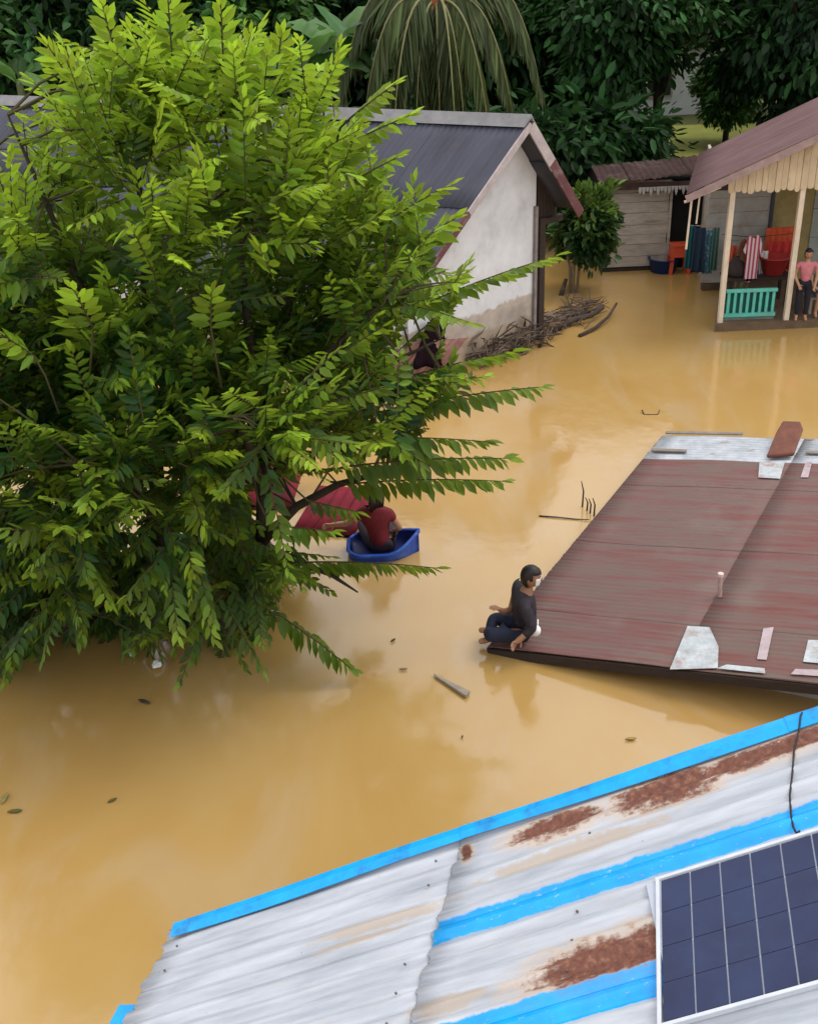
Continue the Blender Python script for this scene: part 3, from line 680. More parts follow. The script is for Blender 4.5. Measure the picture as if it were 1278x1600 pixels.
# explicit shoots at the rim, each a part: (base px, tip px, depth offset, age tint with some painted top light, droop)
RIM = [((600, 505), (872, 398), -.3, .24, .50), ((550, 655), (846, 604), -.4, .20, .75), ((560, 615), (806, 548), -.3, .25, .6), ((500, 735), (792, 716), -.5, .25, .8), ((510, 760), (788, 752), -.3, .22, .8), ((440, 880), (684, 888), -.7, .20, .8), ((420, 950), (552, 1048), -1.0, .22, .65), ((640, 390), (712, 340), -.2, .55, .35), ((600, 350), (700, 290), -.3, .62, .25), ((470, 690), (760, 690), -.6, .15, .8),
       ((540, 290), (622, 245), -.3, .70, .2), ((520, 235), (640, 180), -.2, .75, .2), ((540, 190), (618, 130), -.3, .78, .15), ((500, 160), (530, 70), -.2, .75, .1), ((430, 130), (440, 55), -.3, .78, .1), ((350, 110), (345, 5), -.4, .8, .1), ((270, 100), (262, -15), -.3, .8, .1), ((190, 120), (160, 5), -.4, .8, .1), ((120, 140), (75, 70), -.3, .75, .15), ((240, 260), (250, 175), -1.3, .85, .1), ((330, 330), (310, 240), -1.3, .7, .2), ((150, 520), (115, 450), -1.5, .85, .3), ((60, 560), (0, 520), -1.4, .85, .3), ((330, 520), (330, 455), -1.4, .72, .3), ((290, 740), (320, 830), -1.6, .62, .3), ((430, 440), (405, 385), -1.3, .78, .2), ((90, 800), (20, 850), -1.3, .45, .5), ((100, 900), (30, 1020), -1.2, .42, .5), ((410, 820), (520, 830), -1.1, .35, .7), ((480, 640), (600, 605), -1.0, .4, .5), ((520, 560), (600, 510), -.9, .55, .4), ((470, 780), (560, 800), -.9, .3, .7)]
LEAFP = []
for a_ in (.15, .35, .6, .85):
    LEAFP.append(leaves_mesh('leaf', np.zeros((1, 3)), np.array([[1., 0, 0]]), np.array([[0, 0, 1.]]), np.array([1.]), np.array([.34]), np.array([a_]), np.array([.5]), M_LEAF))
n_leaf_parts = 0
for k, (pb, ptip, dy, age, drop) in enumerate(RIM):
    a = PY(*pb, TY + dy); c = PY(*ptip, TY + dy - .1); v = np.array(c - a); ln = np.linalg.norm(v)
    cur = .10 if k < 10 else .03
    v2 = v + np.array([0, 0, cur * ln])
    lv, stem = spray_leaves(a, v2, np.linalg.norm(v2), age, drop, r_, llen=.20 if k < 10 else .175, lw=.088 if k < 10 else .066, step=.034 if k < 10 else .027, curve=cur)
    near_l = limb_pts[np.argmin(((limb_pts - np.array(a)) ** 2).sum(1))]
    gap = np.array(a) - near_l; gl = np.linalg.norm(gap); near_l = np.array(a) - gap * min(1, .45 / max(gl, 1e-6))
    pts = [Vector(near_l), Vector(near_l).lerp(Vector(a), .6) + Vector((0, 0, .04))] + [Vector(s) for s in stem[::4]] + [Vector(stem[-1])]
    nb_ = len(pts); org = ORIG[tree.name]
    br = MB().tube(pts, [.010 - .007 * i / nb_ for i in range(nb_)], 5).build('leafy_branch', M_TWIG, tree, smooth=True)
    if k < 10 and n_leaf_parts + len(lv) <= 300:
        for (p, d, nn, l_, w_, ag, rn_) in lv:
            X = Vector(d).normalized(); Y = X.cross(Vector(nn)).normalized(); Y = -Y; Z = X.cross(Y)
            o = link('leaf', LEAFP[min(3, int(ag * 4))], br)
            mm = Matrix((X * l_, Y * (w_ / .34), Z * l_)).transposed().to_4x4(); mm.translation = Vector(p) - org
            o.matrix_basis = mm; n_leaf_parts += 1
    else:
        B_, D_, N_, L_, W_, A_, R_ = [np.array(q) for q in zip(*lv)]
        me = leaves_mesh('leaf_cluster', B_ - np.array(org), D_, N_, L_, W_, A_, R_, M_LEAF)
        o = link('leaf_cluster', me, br); o['kind'] = 'stuff'
# fill of the crown
allv = []; tw = MB()
zmin, zmax = silw[:, 1].min(), silw[:, 1].max(); cnt = 0; tries = 0
core = np.array([-2.3, TY, 1.9])
n_cl = 0
while n_cl < 440 and tries < 40000:          # clumps of shoots fanning out from branch ends, dark gaps between them
    tries += 1
    x = r_.uniform(silw[:, 0].min(), silw[:, 0].max()); z = r_.uniform(zmin, zmax)
    rad = math.sqrt(max(0, 1 - ((x + 2.2) / 3.3) ** 2)); tz = 1.75 * rad * (1 - max(0, (z - 3.0)) / 4.0)
    y = TY + r_.uniform(-1, .9) * tz
    base = np.array([x, y, z])
    if n_cl % 4 == 3: base[1] = TY + r_.uniform(-.5, .5)      # every fourth clump sits deep inside the crown
    if not inside(base): continue
    if z > 3.4 and r_.random() < .3: continue
    o_ = base - core; o_ /= np.linalg.norm(o_) + 1e-6
    low = z < 2.0; n_cl += 1
    axis = o_ * .8 + np.array([0, -.25, .55 if not low else -.05]) + r_.normal(0, .38, 3); axis /= np.linalg.norm(axis)
    depth = np.linalg.norm((base - core) * np.array([1 / 2.9, 1 / 1.6, 1 / 3.1]))
    new_lit0 = .06 + .20 * (z - 1.9) + .28 * (depth - .85) + r_.normal(0, .10)  # higher, outer clumps lighter: part new growth, part light painted into the tint
    size = r_.uniform(.75, 1.25); nl = limb_pts[np.argmin(((limb_pts - base) ** 2).sum(1))]
    tw.tube([Vector(nl), Vector(nl).lerp(Vector(base), .5) + Vector((0, 0, .05)), Vector(base)], [.014, .010, .007], 4, caps=False)
    for _ in range(int(r_.integers(7, 14))):
        d = axis + r_.normal(0, .48, 3); d /= np.linalg.norm(d); ln = r_.uniform(.35, .85) * size
        b0 = base + r_.normal(0, .09, 3) + axis * r_.uniform(-.1, .15)
        if not inside(b0 + d * ln * r_.uniform(.5, 1.0)): continue
        new_lit = max(0, min(1, new_lit0 + r_.normal(0, .08) + (.3 if r_.random() < .07 else 0)))
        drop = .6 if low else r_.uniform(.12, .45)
        lv, stem = spray_leaves(b0, d, ln, new_lit, drop, r_, llen=r_.uniform(.115, .18) * size ** .3, lw=r_.uniform(.046, .066), step=.034, curve=.16 if low else .05)
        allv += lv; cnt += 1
        tw.tube([Vector(b0), Vector(stem[len(stem) // 2]), Vector(stem[-1])], [.006, .005, .003], 3, caps=False)
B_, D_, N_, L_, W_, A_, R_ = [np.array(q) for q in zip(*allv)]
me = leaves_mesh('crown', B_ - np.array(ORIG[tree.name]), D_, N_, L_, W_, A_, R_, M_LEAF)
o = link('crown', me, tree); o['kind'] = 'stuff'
tw.build('twigs', M_TWIG, tree)['kind'] = 'stuff'

# ------------------------------------------------------------------ forest behind
def crown_mesh(name, rx, ry, rz, ncl, per, size, material, seed, age=(0.1, .7), cl_r=.55, hang=0.3):
    g = np.random.default_rng(seed); B, D, N, Ls, Ws, A, R = [], [], [], [], [], [], []
    for _ in range(ncl):
        u = g.normal(0, 1, 3); u /= np.linalg.norm(u); rr = g.uniform(.45, 1.0) ** .6
        c = u * rr * np.array([rx, ry, rz]) * (1 + .18 * math.sin(u[0] * 5 + seed) + .15 * math.sin(u[2] * 7 + seed * 2))
        cr = cl_r * g.uniform(.6, 1.3); tone = g.uniform(*age)
        p = c + g.normal(0, 1, (per, 3)) * cr * np.array([.55, .55, .38])
        d = (p - c) * 1.2 + u * .4 + g.normal(0, .35, (per, 3)); d[:, 2] -= hang
        B.append(p); D.append(d); N.append(np.tile([0, 0, 1.], (per, 1)) + g.normal(0, .4, (per, 3)))
        l = size * g.uniform(.6, 1.3, per); Ls.append(l); Ws.append(l * g.uniform(.34, .5, per))
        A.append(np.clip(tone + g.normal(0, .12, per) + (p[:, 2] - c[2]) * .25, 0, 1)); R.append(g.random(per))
    return leaves_mesh(name, *[np.concatenate(q) for q in (B, D, N, Ls, Ws, A, R)], material)
CR = [crown_mesh('crown', 2.6, 2.4, 2.0, 150, 60, .30, M_FOREST, 1), crown_mesh('crown', 2.2, 2.2, 2.4, 150, 60, .27, M_FOREST, 2, (.0, .55)), crown_mesh('crown', 2.4, 2.0, 1.8, 140, 60, .34, M_BRIGHTF, 3, (.0, .7)), crown_mesh('crown', 2.0, 2.0, 1.6, 130, 55, .30, M_FOREST, 4, (.2, .9))]
FOREST = [  # x, y, crown centre z, scale, kind, label
    (-10.5, 27, 4.2, 1.1, 2, 'dark tree in the far left corner above the dark roof'),
    (-6.8, 28.5, 4.6, 1.15, 0, 'dark forest tree behind the top of the big leafy tree'),
    (-3.4, 29.5, 4.4, 1.1, 2, 'forest tree left of the banana plants'),
    (-.2, 31, 4.6, 1.2, 1, 'dark tree behind the banana plants and drooping palm'),
    (3.2, 30.5, 4.2, 1.15, 0, 'shadowy tree just right of the drooping palm'),
    (5.3, 27.5, 4.5, .95, 3, 'green tree hanging above the gap between the two houses'),
    (6.9, 29.5, 5.9, .65, 3, 'mid green tree crown above the pale far building'),
    (9.8, 27.5, 4.4, 1.05, 1, 'very dark tree behind the mauve porch roof'),
    (13.2, 28.5, 4.4, 1.2, 0, 'dark tree in the far right corner behind the porch house'),
    (-13.5, 34, 4.4, 1.5, 1, 'distant tree at the left end of the tree line'),
    (-8.6, 36, 4.6, 1.6, 1, 'distant dark tree in the second row behind the dark roof'),
    (-2.6, 37, 4.6, 1.6, 0, 'distant tree in the second row behind the banana plants'),
    (2.9, 38, 4.6, 1.6, 1, 'distant tree in the second row behind the palm'),
    (15.5, 37, 4.6, 1.6, 1, 'distant dark tree in the second row at the right end'),
    (5.6, 34.5, 3.9, 1.15, 1, 'shadowy tree behind the gap left of the pale far building'),
    (14.2, 33.8, 3.8, 1.0, 1, 'shadowy tree right of the pale far building'),
    (9.6, 32.6, 1.9, .42, 2, 'small light green sapling in front of the pale far building'),
]
for k, (x, y, z, s_, kd, lab) in enumerate(FOREST):
    t = thing('forest_tree', (x, y, .1), lab, 'tree', 'trees behind the flooded houses')
    tr = MB(); tr.tube([(x, y, -.2), (x + .08 * math.sin(k), y, 1.2), (x - .1 * math.cos(k), y, 2.4), (x, y, z)], [.24 * s_, .19 * s_, .15 * s_, .08], 9)
    for q in range(4):
        an = q * 1.6 + k; tr.tube([(x - .08 * math.cos(k), y, 1.9 + .3 * q), (x + .7 * math.cos(an), y + .7 * math.sin(an), z - .6 + .2 * q), (x + 1.4 * s_ * math.cos(an), y + 1.4 * s_ * math.sin(an), z + .3 * q)], [.09, .06, .02], 6)
    tr.build('trunk', M_BARK, t, smooth=True)
    o = link('crown', CR[kd], t, (0, 0, z - .1)); o.rotation_euler.z = k * 1.3; o.scale = (s_, s_, s_ * (1 + .12 * math.sin(k * 2)))
# low undergrowth along the shore
UND = [crown_mesh('foliage', 1.5, .9, .9, 60, 55, .26, M_FOREST, 21, (.0, .5), .45), crown_mesh('foliage', 1.2, .8, 1.1, 60, 55, .24, M_FOREST, 22, (.1, .8), .4)]
for k, (x, y, z, s_, lab) in enumerate([(-9.4, 25, 1.2, 1.3, 'low dark shrub behind the left end of the dark roof'), (-5.6, 25.6, 1.4, 1.4, 'low dark shrub behind the leafy tree top'), (-2.2, 26, 1.3, 1.3, 'low shrub at the foot of the banana plants'), (1.0, 26.5, 1.3, 1.4, 'low dark shrub behind the ridge under the palm'), (3.7, 25.2, 1.6, 1.35, 'dark shrub behind the right gable of the white house'), (5.4, 26.2, 1.3, 1.15, 'dark shrub behind the plank shed roof'), (10.6, 25.4, 1.6, 1.4, 'dark shrub behind the mauve porch roof')]):
    t = thing('shrub', (x, y, .1), lab, 'shrub', 'undergrowth along the shore')
    o = link('foliage', UND[k % 2], t, (0, 0, z)); o.scale = (s_, s_, s_ * 1.15); o.rotation_euler.z = k * .9
    MB().tube([(x, y, -.2), (x + .1, y, .6), (x, y, z)], [.09, .07, .03], 6).build('stem', M_BARK, t)
# wooded hillside far behind
g = np.random.default_rng(99); n_h = 26000
hx = g.uniform(-60, 60, n_h); hy = g.uniform(44, 75, n_h); hz = (hy - 46) * .22 + g.uniform(0, 5.5, n_h)
hb = np.stack([hx, hy, hz], 1)
o = link('hillside_wood', leaves_mesh('hillside_wood', hb, g.normal(0, 1, (n_h, 3)) + [0, 0, -.3], np.tile([0, -.5, 1.], (n_h, 1)) + g.normal(0, .4, (n_h, 3)), g.uniform(.9, 1.7, n_h), g.uniform(.4, .8, n_h), g.uniform(0, .5, n_h), g.random(n_h), M_FOREST))
tag(o, 'dense dark wood covering the hillside far behind', 'wood', kind='stuff')
# pale far building in the gap
fb0 = P(1100, 214, .4)
fb = thing('far_building', (fb0.x, fb0.y + 4, .3), 'pale far building glimpsed between the dark trees', 'building')
bx_, by_ = fb0.x + .6, fb0.y + 4
MB().box((bx_, by_ + 2, 1.5), (3.6, 4, 3.0)).build('wall', mat('far_white_wall', (.66, .66, .64), .15, 2, .9), fb)
MB().prism([(bx_ - 2.2, by_ - .5, 2.8), (bx_ + 2.2, by_ - .5, 2.8), (bx_ + 2.2, by_ + 2, 4.2), (bx_ - 2.2, by_ + 2, 4.2)], (0, 0, .1)).build('roof', M_SHEDR, fb)
for q in (-1.1, .5):
    f_ = MB().box((bx_ + q, by_ - .02, 1.6), (.8, .06, 1.1)).build('window_frame', M_PLANK, fb)
    o = MB().box((bx_ + q, by_ - .055, 1.6), (.66, .02, .96)).build('pane', mat('dark_glass', (.02, .025, .03), .1, 3, .15), fb); reparent_sub(o, f_)
MB().box((bx_ - 1.3, by_ - 1.2, .9), (.09, .09, 1.8)).build('post', mat('far_white_wall', (.66, .66, .64)), fb)
# lawn in front of it
lw_ = MB(); c0 = P(1052, 246, .45)
lw_.add([(c0.x - .9, c0.y - 2.6, .43), (c0.x + 4.4, c0.y - 2.6, .44), (c0.x + 4.8, c0.y + 5.0, .5), (c0.x - .6, c0.y + 5.0, .5)], [(0, 1, 2, 3)])
tag(lw_.build('lawn', mat('light_lawn', (.30, .31, .06), .2, 1.5, .9)), kind='structure')

# ------------------------------------------------------------------ drooping palm
def frond(parent, root, az, rise, length, droop, age, seed, nl=84, leaf=.85, hang=.9):
    g = np.random.default_rng(seed); h = Vector((math.cos(az), math.sin(az), 0)); pts = []
    for i in range(13):
        f = i / 12; pts.append(Vector(root) + h * length * (f - .25 * f * f) + upr * (rise * f * (1 - f * .5) * length - droop * length * f ** 2.2))
    br = MB().tube(pts, [.035 - .028 * i / 12 for i in range(13)], 5).build('frond', mat('frond_rib', (.17, .16, .06), .25, 8, .6), parent, smooth=True)
    B, D, N, Ls, Ws, A, R = [], [], [], [], [], [], []
    for i in range(nl):
        f = .12 + .88 * i / nl; q = f * 12; k = min(11, int(q)); p = pts[k].lerp(pts[k + 1], q - k); tdir = (pts[k + 1] - pts[k]).normalized()
        side = tdir.cross(upr); side = side.normalized() if side.length > .05 else Vector((-h.y, h.x, 0))
        for sgn in (-1, 1):
            d = tdir * .5 + side * sgn * (.75 - .5 * hang * .7) + Vector((0, 0, -hang)) + Vector(g.normal(0, .08, 3))
            B.append(p); D.append(d); N.append(side * sgn * .4 + upr + Vector(g.normal(0, .2, 3))); Ls.append(leaf * (.55 + .6 * math.sin(math.pi * f ** .8)) * g.uniform(.85, 1.1)); Ws.append(.055 * g.uniform(.8, 1.2)); A.append(min(1, max(0, age + g.normal(0, .12)))); R.append(g.random())
    org = ORIG[parent.name]
    me = leaves_mesh('leaflets', np.array([tuple(p - org) for p in B]), np.array([tuple(d) for d in D]), np.array([tuple(n) for n in N]), np.array(Ls), np.array(Ws), np.array(A), np.array(R), M_FROND, droop=.1, fold=.15)
    o = link('leaflets', me, br); o['kind'] = 'stuff'
pc = PY(682, 12, 22.3)
palm = thing('palm_tree', (pc.x, pc.y, .2), 'palm with drooping olive fronds rising behind the dark roof ridge', 'palm')
MB().tube([(pc.x, pc.y, -.2), (pc.x + .05, pc.y, 2), (pc.x - .03, pc.y, 3.6), (pc.x, pc.y, pc.z + .1)], [.2, .16, .15, .17], 10).build('trunk', mat('palm_trunk', (.06, .05, .04), .35, 12, .9), palm, smooth=True)
MB().tube([(pc.x, pc.y - .1, pc.z - .15), (pc.x, pc.y, pc.z + .25), (pc.x, pc.y, pc.z + .5)], [.2, .24, .12], 9).build('crown_heart', mat('reddish_heart', (.30, .09, .035), .35, 9, .8), palm, smooth=True)
for k, (az, rise, ln, dr, age, hg) in enumerate([(-2.75, .55, 2.1, 1.25, .6, .9), (-2.45, .3, 1.7, 1.35, .45, 1.0), (-2.0, .2, 1.5, 1.4, .3, 1.1), (-1.6, .1, 1.5, 1.5, .3, 1.1), (-1.2, .15, 1.55, 1.45, .55, 1.1), (-.85, .25, 1.8, 1.4, .75, 1.0), (-.45, .5, 2.0, 1.2, .5, .9), (-.05, .9, 2.6, 1.05, .35, .8), (.6, 1.0, 2.6, .8, .3, .7), (1.7, 1.0, 2.4, .8, .25, .7), (2.6, .9, 2.4, .9, .25, .7), (3.0, .8, 2.5, 1.0, .4, .8), (-1.4, .45, 1.9, 1.5, .2, 1.1), (-2.2, .5, 2.1, 1.4, .25, 1.0), (-1.9, .05, 1.1, 1.7, .4, 1.2), (-1.0, .05, 1.1, 1.7, .5, 1.2), (-2.6, .1, 1.2, 1.6, .45, 1.1), (-.6, .1, 1.3, 1.6, .6, 1.1), (-1.4, .0, .9, 1.8, .2, 1.2)]):
    frond(palm, (pc.x, pc.y, pc.z + .10), az, rise, ln, dr, age, 400 + k, hang=hg)
# ------------------------------------------------------------------ banana plants
def banana(x, y, ztop, label, seed, n=7):
    g = random.Random(seed); t = thing('banana_plant', (x, y, .2), label, 'banana plant', 'banana plants behind the dark roof')
    MB().tube([(x, y, -.2), (x + .04, y, ztop * .4), (x, y, ztop * .62)], [.13, .11, .07], 9).build('stem', mat('banana_stem', (.13, .15, .06), .3, 8, .7), t, smooth=True)
    for k in range(n):
        az = 2 * math.pi * k / n + g.uniform(-.3, .3); ln = g.uniform(1.5, 2.1); rise = g.uniform(.7, 1.3); dr = g.uniform(.5, 1.0); h = Vector((math.cos(az), math.sin(az), 0)); sd_ = Vector((-h.y, h.x, 0)); b = MB(); N_ = 12
        for i in range(N_ + 1):
            f = i / N_; c = Vector((x, y, ztop * .6)) + h * ln * .75 * f + upr * (rise * ln * f - dr * ln * f * f); wv = .26 * math.sin(math.pi * min(1, max(0, (f - .12) / .88)) ** .75) + .012
            for q in (-1, -.5, 0, .5, 1):
                b.v.append(c + sd_ * wv * q + upr * (-.16 * abs(q) * wv / .26 + .02 * math.sin(i * 2 + q * 3)))
        for i in range(N_):
            for q in range(4):
                if g.random() < .06 and q in (0, 3): continue
                a = i * 5 + q; b.f.append((a, a + 1, a + 6, a + 5)); b.mi.append(0)
        o = b.build('banana_leaf', M_BANANA, t, smooth=True)
        ca = o.data.attributes.new('tint', 'FLOAT_COLOR', 'POINT'); ag, rr = g.uniform(.1, .9), g.random()
        ca.data.foreach_set('color', [v for i in range(len(b.v)) for v in (ag, rr, 0, 1)])
for k, (px, Y, zt, lab) in enumerate([(455, 22.6, 6.3, 'banana plant nearest the leafy tree top'), (530, 23.4, 6.8, 'middle banana plant left of the drooping palm'), (592, 22.8, 6.2, 'banana plant closest to the drooping palm'), (25, 24.2, 6.2, 'banana plant above the left end of the dark roof')]):
    c = PY(px, 100, Y); banana(c.x, Y, zt, lab, 50 + k)

# ------------------------------------------------------------------ bush by the white house, debris heap
bq = P(893, 458, 0)
bush = thing('bush', (bq.x, bq.y, 0), 'dark green bush on bare stems beside the white gable', 'bush')
for k, (dx, dy, dz) in enumerate(((-.08, 0, 1.0), (.06, .05, 1.1), (.25, .1, 1.2), (.0, -.05, .9))):
    MB().tube([(bq.x + dx * .3, bq.y, -.3), (bq.x + dx * .6, bq.y + dy, dz * .5), (bq.x + dx * 2.2, bq.y + dy * 2, dz)], [.03, .026, .015], 6).build('stem', mat('pale_stem', (.20, .15, .09), .3, 8, .8), bush, smooth=True)
o = link('foliage', crown_mesh('foliage', .52, .42, .62, 46, 60, .17, M_BUSH, 31, (.0, .35), .18, .1), bush, (.28, .15, 1.15)); o['kind'] = 'stuff'
o = link('young_shoots', crown_mesh('young_shoots', .42, .3, .40, 16, 34, .16, M_BUSH, 32, (.55, 1.0), .12, -.6), bush, (.34, .0, 1.62)); o['kind'] = 'stuff'
M_DEB = mat('wet_driftwood', (.055, .036, .026), .4, 9, .85, (1, 1, 1), dirt=(.12, .085, .06))
M_DEB2 = mat('dry_driftwood', (.125, .085, .062), .35, 9, .85)
g = random.Random(3)
heap = MB()
for k in range(300):
    f = g.random(); px = 715 + 225 * f; py = 520 - 30 * f + g.gauss(0, 10) + (8 if 835 < px < 880 else -8); c = P(px, py, .03 + abs(g.gauss(0, .07)))
    an = g.gauss(.75, .7); ln = g.uniform(.08, .30); d = Vector((math.cos(an), math.sin(an), g.gauss(.1, .22))) * ln
    heap.tube([c - d, c + Vector((g.gauss(0, .02), g.gauss(0, .02), g.gauss(.02, .02))), c + d], [.006, .012 * g.uniform(.6, 1.6), .005], 4, mi=k % 2)
for k in range(170):
    dd = g.uniform(.02, 1.7); c = HC - gu * dd + gn * g.uniform(.03, .4); c.z = max(.02, g.gauss(.17, .10)) * (1 - .3 * (c - HC + gu * dd).length)
    an = g.gauss(.7, .8); d = Vector((math.cos(an), math.sin(an), g.gauss(.25, .5))) * g.uniform(.06, .22)
    heap.tube([c - d, c + Vector((g.gauss(0, .02), g.gauss(0, .02), .02)), c + d], [.006, .013 * g.uniform(.6, 1.6), .005], 4, mi=k % 2)
hl = heap.build('debris_heap', [M_DEB, M_DEB2], loc=P(850, 500)); tag(hl, 'brown heap of twigs and flood debris at the white house corner', 'debris', kind='stuff')
mudb = MB()
for i in range(13):
    f = i / 12; c = P(705 + 225 * f, 522 - 38 * f, 0); wv = .30 * math.sin(math.pi * (f * .9 + .05)) ** .6
    for q in range(5):
        a = q / 4 * math.pi; mudb.v.append(c + Vector((-.35, .6, 0)).normalized() * wv * math.cos(a) + upr * (.13 * math.sin(a) * math.sin(math.pi * f * .96 + .05) * (1 + .3 * math.sin(i * 3 + q)) - .03))
for i in range(12):
    for q in range(4):
        a = i * 5 + q; mudb.f.append((a, a + 1, a + 6, a + 5)); mudb.mi.append(0)
tag(mudb.build('mud_bank', mat('brown_mud', (.17, .115, .075), .35, 5, .8, bump=.6), smooth=True), kind='structure')
def log(name, pts, r0, label, cat, material=M_DEB, group=None):
    q = [P(*p) for p in pts]; n = len(q)
    o = MB().tube(q, [r0 * (1 - .5 * i / n) for i in range(n)], 7).build(name, material, smooth=True, loc=q[0]); return tag(o, label, cat, group)
log('driftwood_branch', [(905, 525, .02), (930, 512, .05), (950, 495, .1), (963, 474, .16)], .035, 'curved driftwood branch lying right of the debris heap', 'branch')
log('driftwood_log', [(862, 517, .03), (895, 500, .1), (925, 492, .12), (942, 480, .2)], .06, 'thick dark log on top of the debris heap', 'log')
log('driftwood_branch', [(842, 545, -.02), (848, 528, .1), (856, 515, .2)], .03, 'short upright dark stick beside the dark corner post', 'stick')
log('driftwood_branch', [(876, 462, .0), (880, 448, .1), (884, 436, .22)], .05, 'dark stump at the foot of the bush', 'stump')

# ------------------------------------------------------------------ rusty lean-to and black cloth in front of the white house; maroon sheets under the tree
M_RUSTS = mat('rusty_pink_sheet', (.30, .15, .12), .3, 5, .6, dirt=(.18, .07, .05))
sa = P(560, 600, .15); t = thing('sheet_shelter', (sa.x, sa.y, 0), 'small rusty corrugated shelter half under the tree branches', 'shelter')
su = (P(628, 535, .7) - P(575, 598, .12)); sv = (P(660, 592, .15) - P(575, 598, .12)).normalized(); sl_ = su.length; su.normalize(); sn_ = su.cross(sv); sn_ = sn_ if sn_.z > 0 else -sn_
for k in range(2):
    corrugated('roof_sheet', P(575, 598, .12), su, sv, sn_, 0, sl_, .5 * k, .5 * k + .52, M_RUSTS, t, wl=.10, amp=.014, ns=3, lift=.008 * k, seed=500 + k, per=8)
for p_ in ((580, 600), (655, 595)):
    c = P(*p_, 0); MB().beam((c.x, c.y + .1, -.6), (c.x, c.y + .1, .3), .06, .06, (0, 1, 0)).build('post', M_DARKWOOD, t)
# black tarp
b = MB(); A_, B_2 = gpl(668, 503, .10), gpl(688, 504, .10); C_, D_2 = gpl(642, 576, .45), gpl(708, 572, .45)
for i in range(9):
    for j in range(9):
        f, q = i / 8, j / 8; p = A_.lerp(C_, f).lerp(B_2.lerp(D_2, f), q); b.v.append(p + Vector((0, -.07 * math.sin(q * 14) * f, 0)))
for i in range(8):
    for j in range(8):
        a = i * 9 + j; b.f.append((a, a + 1, a + 10, a + 9)); b.mi.append(0)
o = b.build('tarp', mat('black_maroon_tarp', (.009, .004, .006), .4, 5, .9, spec=.03), smooth=True, loc=C_); sm = o.modifiers.new('t', 'SOLIDIFY'); sm.thickness = .012
tag(o, 'black tarp hanging like a tent in front of the white house', 'tarp')
M_MAROONS = mat('maroon_sheet', (.19, .018, .030), .3, 4, .7, dirt=(.11, .02, .028), spec=.12)
def sheet_thing(pix, zs, label, seed, wlv=.12):
    q = [P(x, y, z) for (x, y), z in zip(pix, zs)]; u = (q[1] - q[0]); v = (q[3] - q[0]); n = u.cross(v).normalized(); n = n if n.z > 0 else -n
    t = thing('roof_panel', q[0], label, 'roof panel')
    k = 3
    for i in range(k):
        corrugated('roof_sheet', q[0], u.normalized(), v.normalized(), n, 0, u.length, v.length * i / k, v.length * (i + 1) / k + .03, M_MAROONS, t, wl=wlv, amp=.016, ns=3, lift=.01 * (i % 2), seed=seed + i, per=8)
    MB().beam(q[0] - n * .05, q[3] - n * .05, .05, .07, n).build('batten', M_DARKWOOD, t); MB().beam(q[1] - n * .05, q[1] + v - n * .05, .05, .07, n).build('batten', M_DARKWOOD, t)
sheet_thing([(360, 790), (385, 720), (460, 725), (452, 792)], [.05, .35, .35, .05], 'maroon roof panel half sunk, seen through the tree branches', 600, .2)
sheet_thing([(455, 832), (500, 760), (560, 775), (548, 838)], [.02, .3, .3, .02], 'ribbed maroon roof panel next to the person in the blue boat', 610, .13)

# ------------------------------------------------------------------ people
M_SKIN = mat('skin', (.30, .15, .085), .12, 12, .55); M_SKIN2 = mat('skin_light', (.42, .22, .13), .12, 12, .55)
M_HAIR = mat('black_hair', (.012, .009, .008), .3, 30, .5)
def skin(name, joints, edges, material, parent=None, sub=2):
    """joints: {key: ((x,y,z), r or (rx,ry))}; first key is root"""
    keys = list(joints); me = bpy.data.meshes.new(name); org = ORIG[parent.name] if parent else Vector()
    me.from_pydata([tuple(Vector(joints[k][0]) - org) for k in keys], [(keys.index(a), keys.index(c)) for a, c in edges], [])
    me.materials.append(material); o = bpy.data.objects.new(name, me); col.objects.link(o)
    if parent: o.parent = parent
    ORIG[o.name] = org
    md = o.modifiers.new('skin', 'SKIN'); md.use_smooth_shade = True
    if not me.skin_vertices: me.skin_vertices.new()
    for i, k in enumerate(keys):
        r = joints[k][1]; sv_ = me.skin_vertices[0].data[i]; sv_.radius = (r, r) if not hasattr(r, '__len__') else r; sv_.use_root = (i == 0)
    ss = o.modifiers.new('sub', 'SUBSURF'); ss.levels = sub; ss.render_levels = sub
    return o
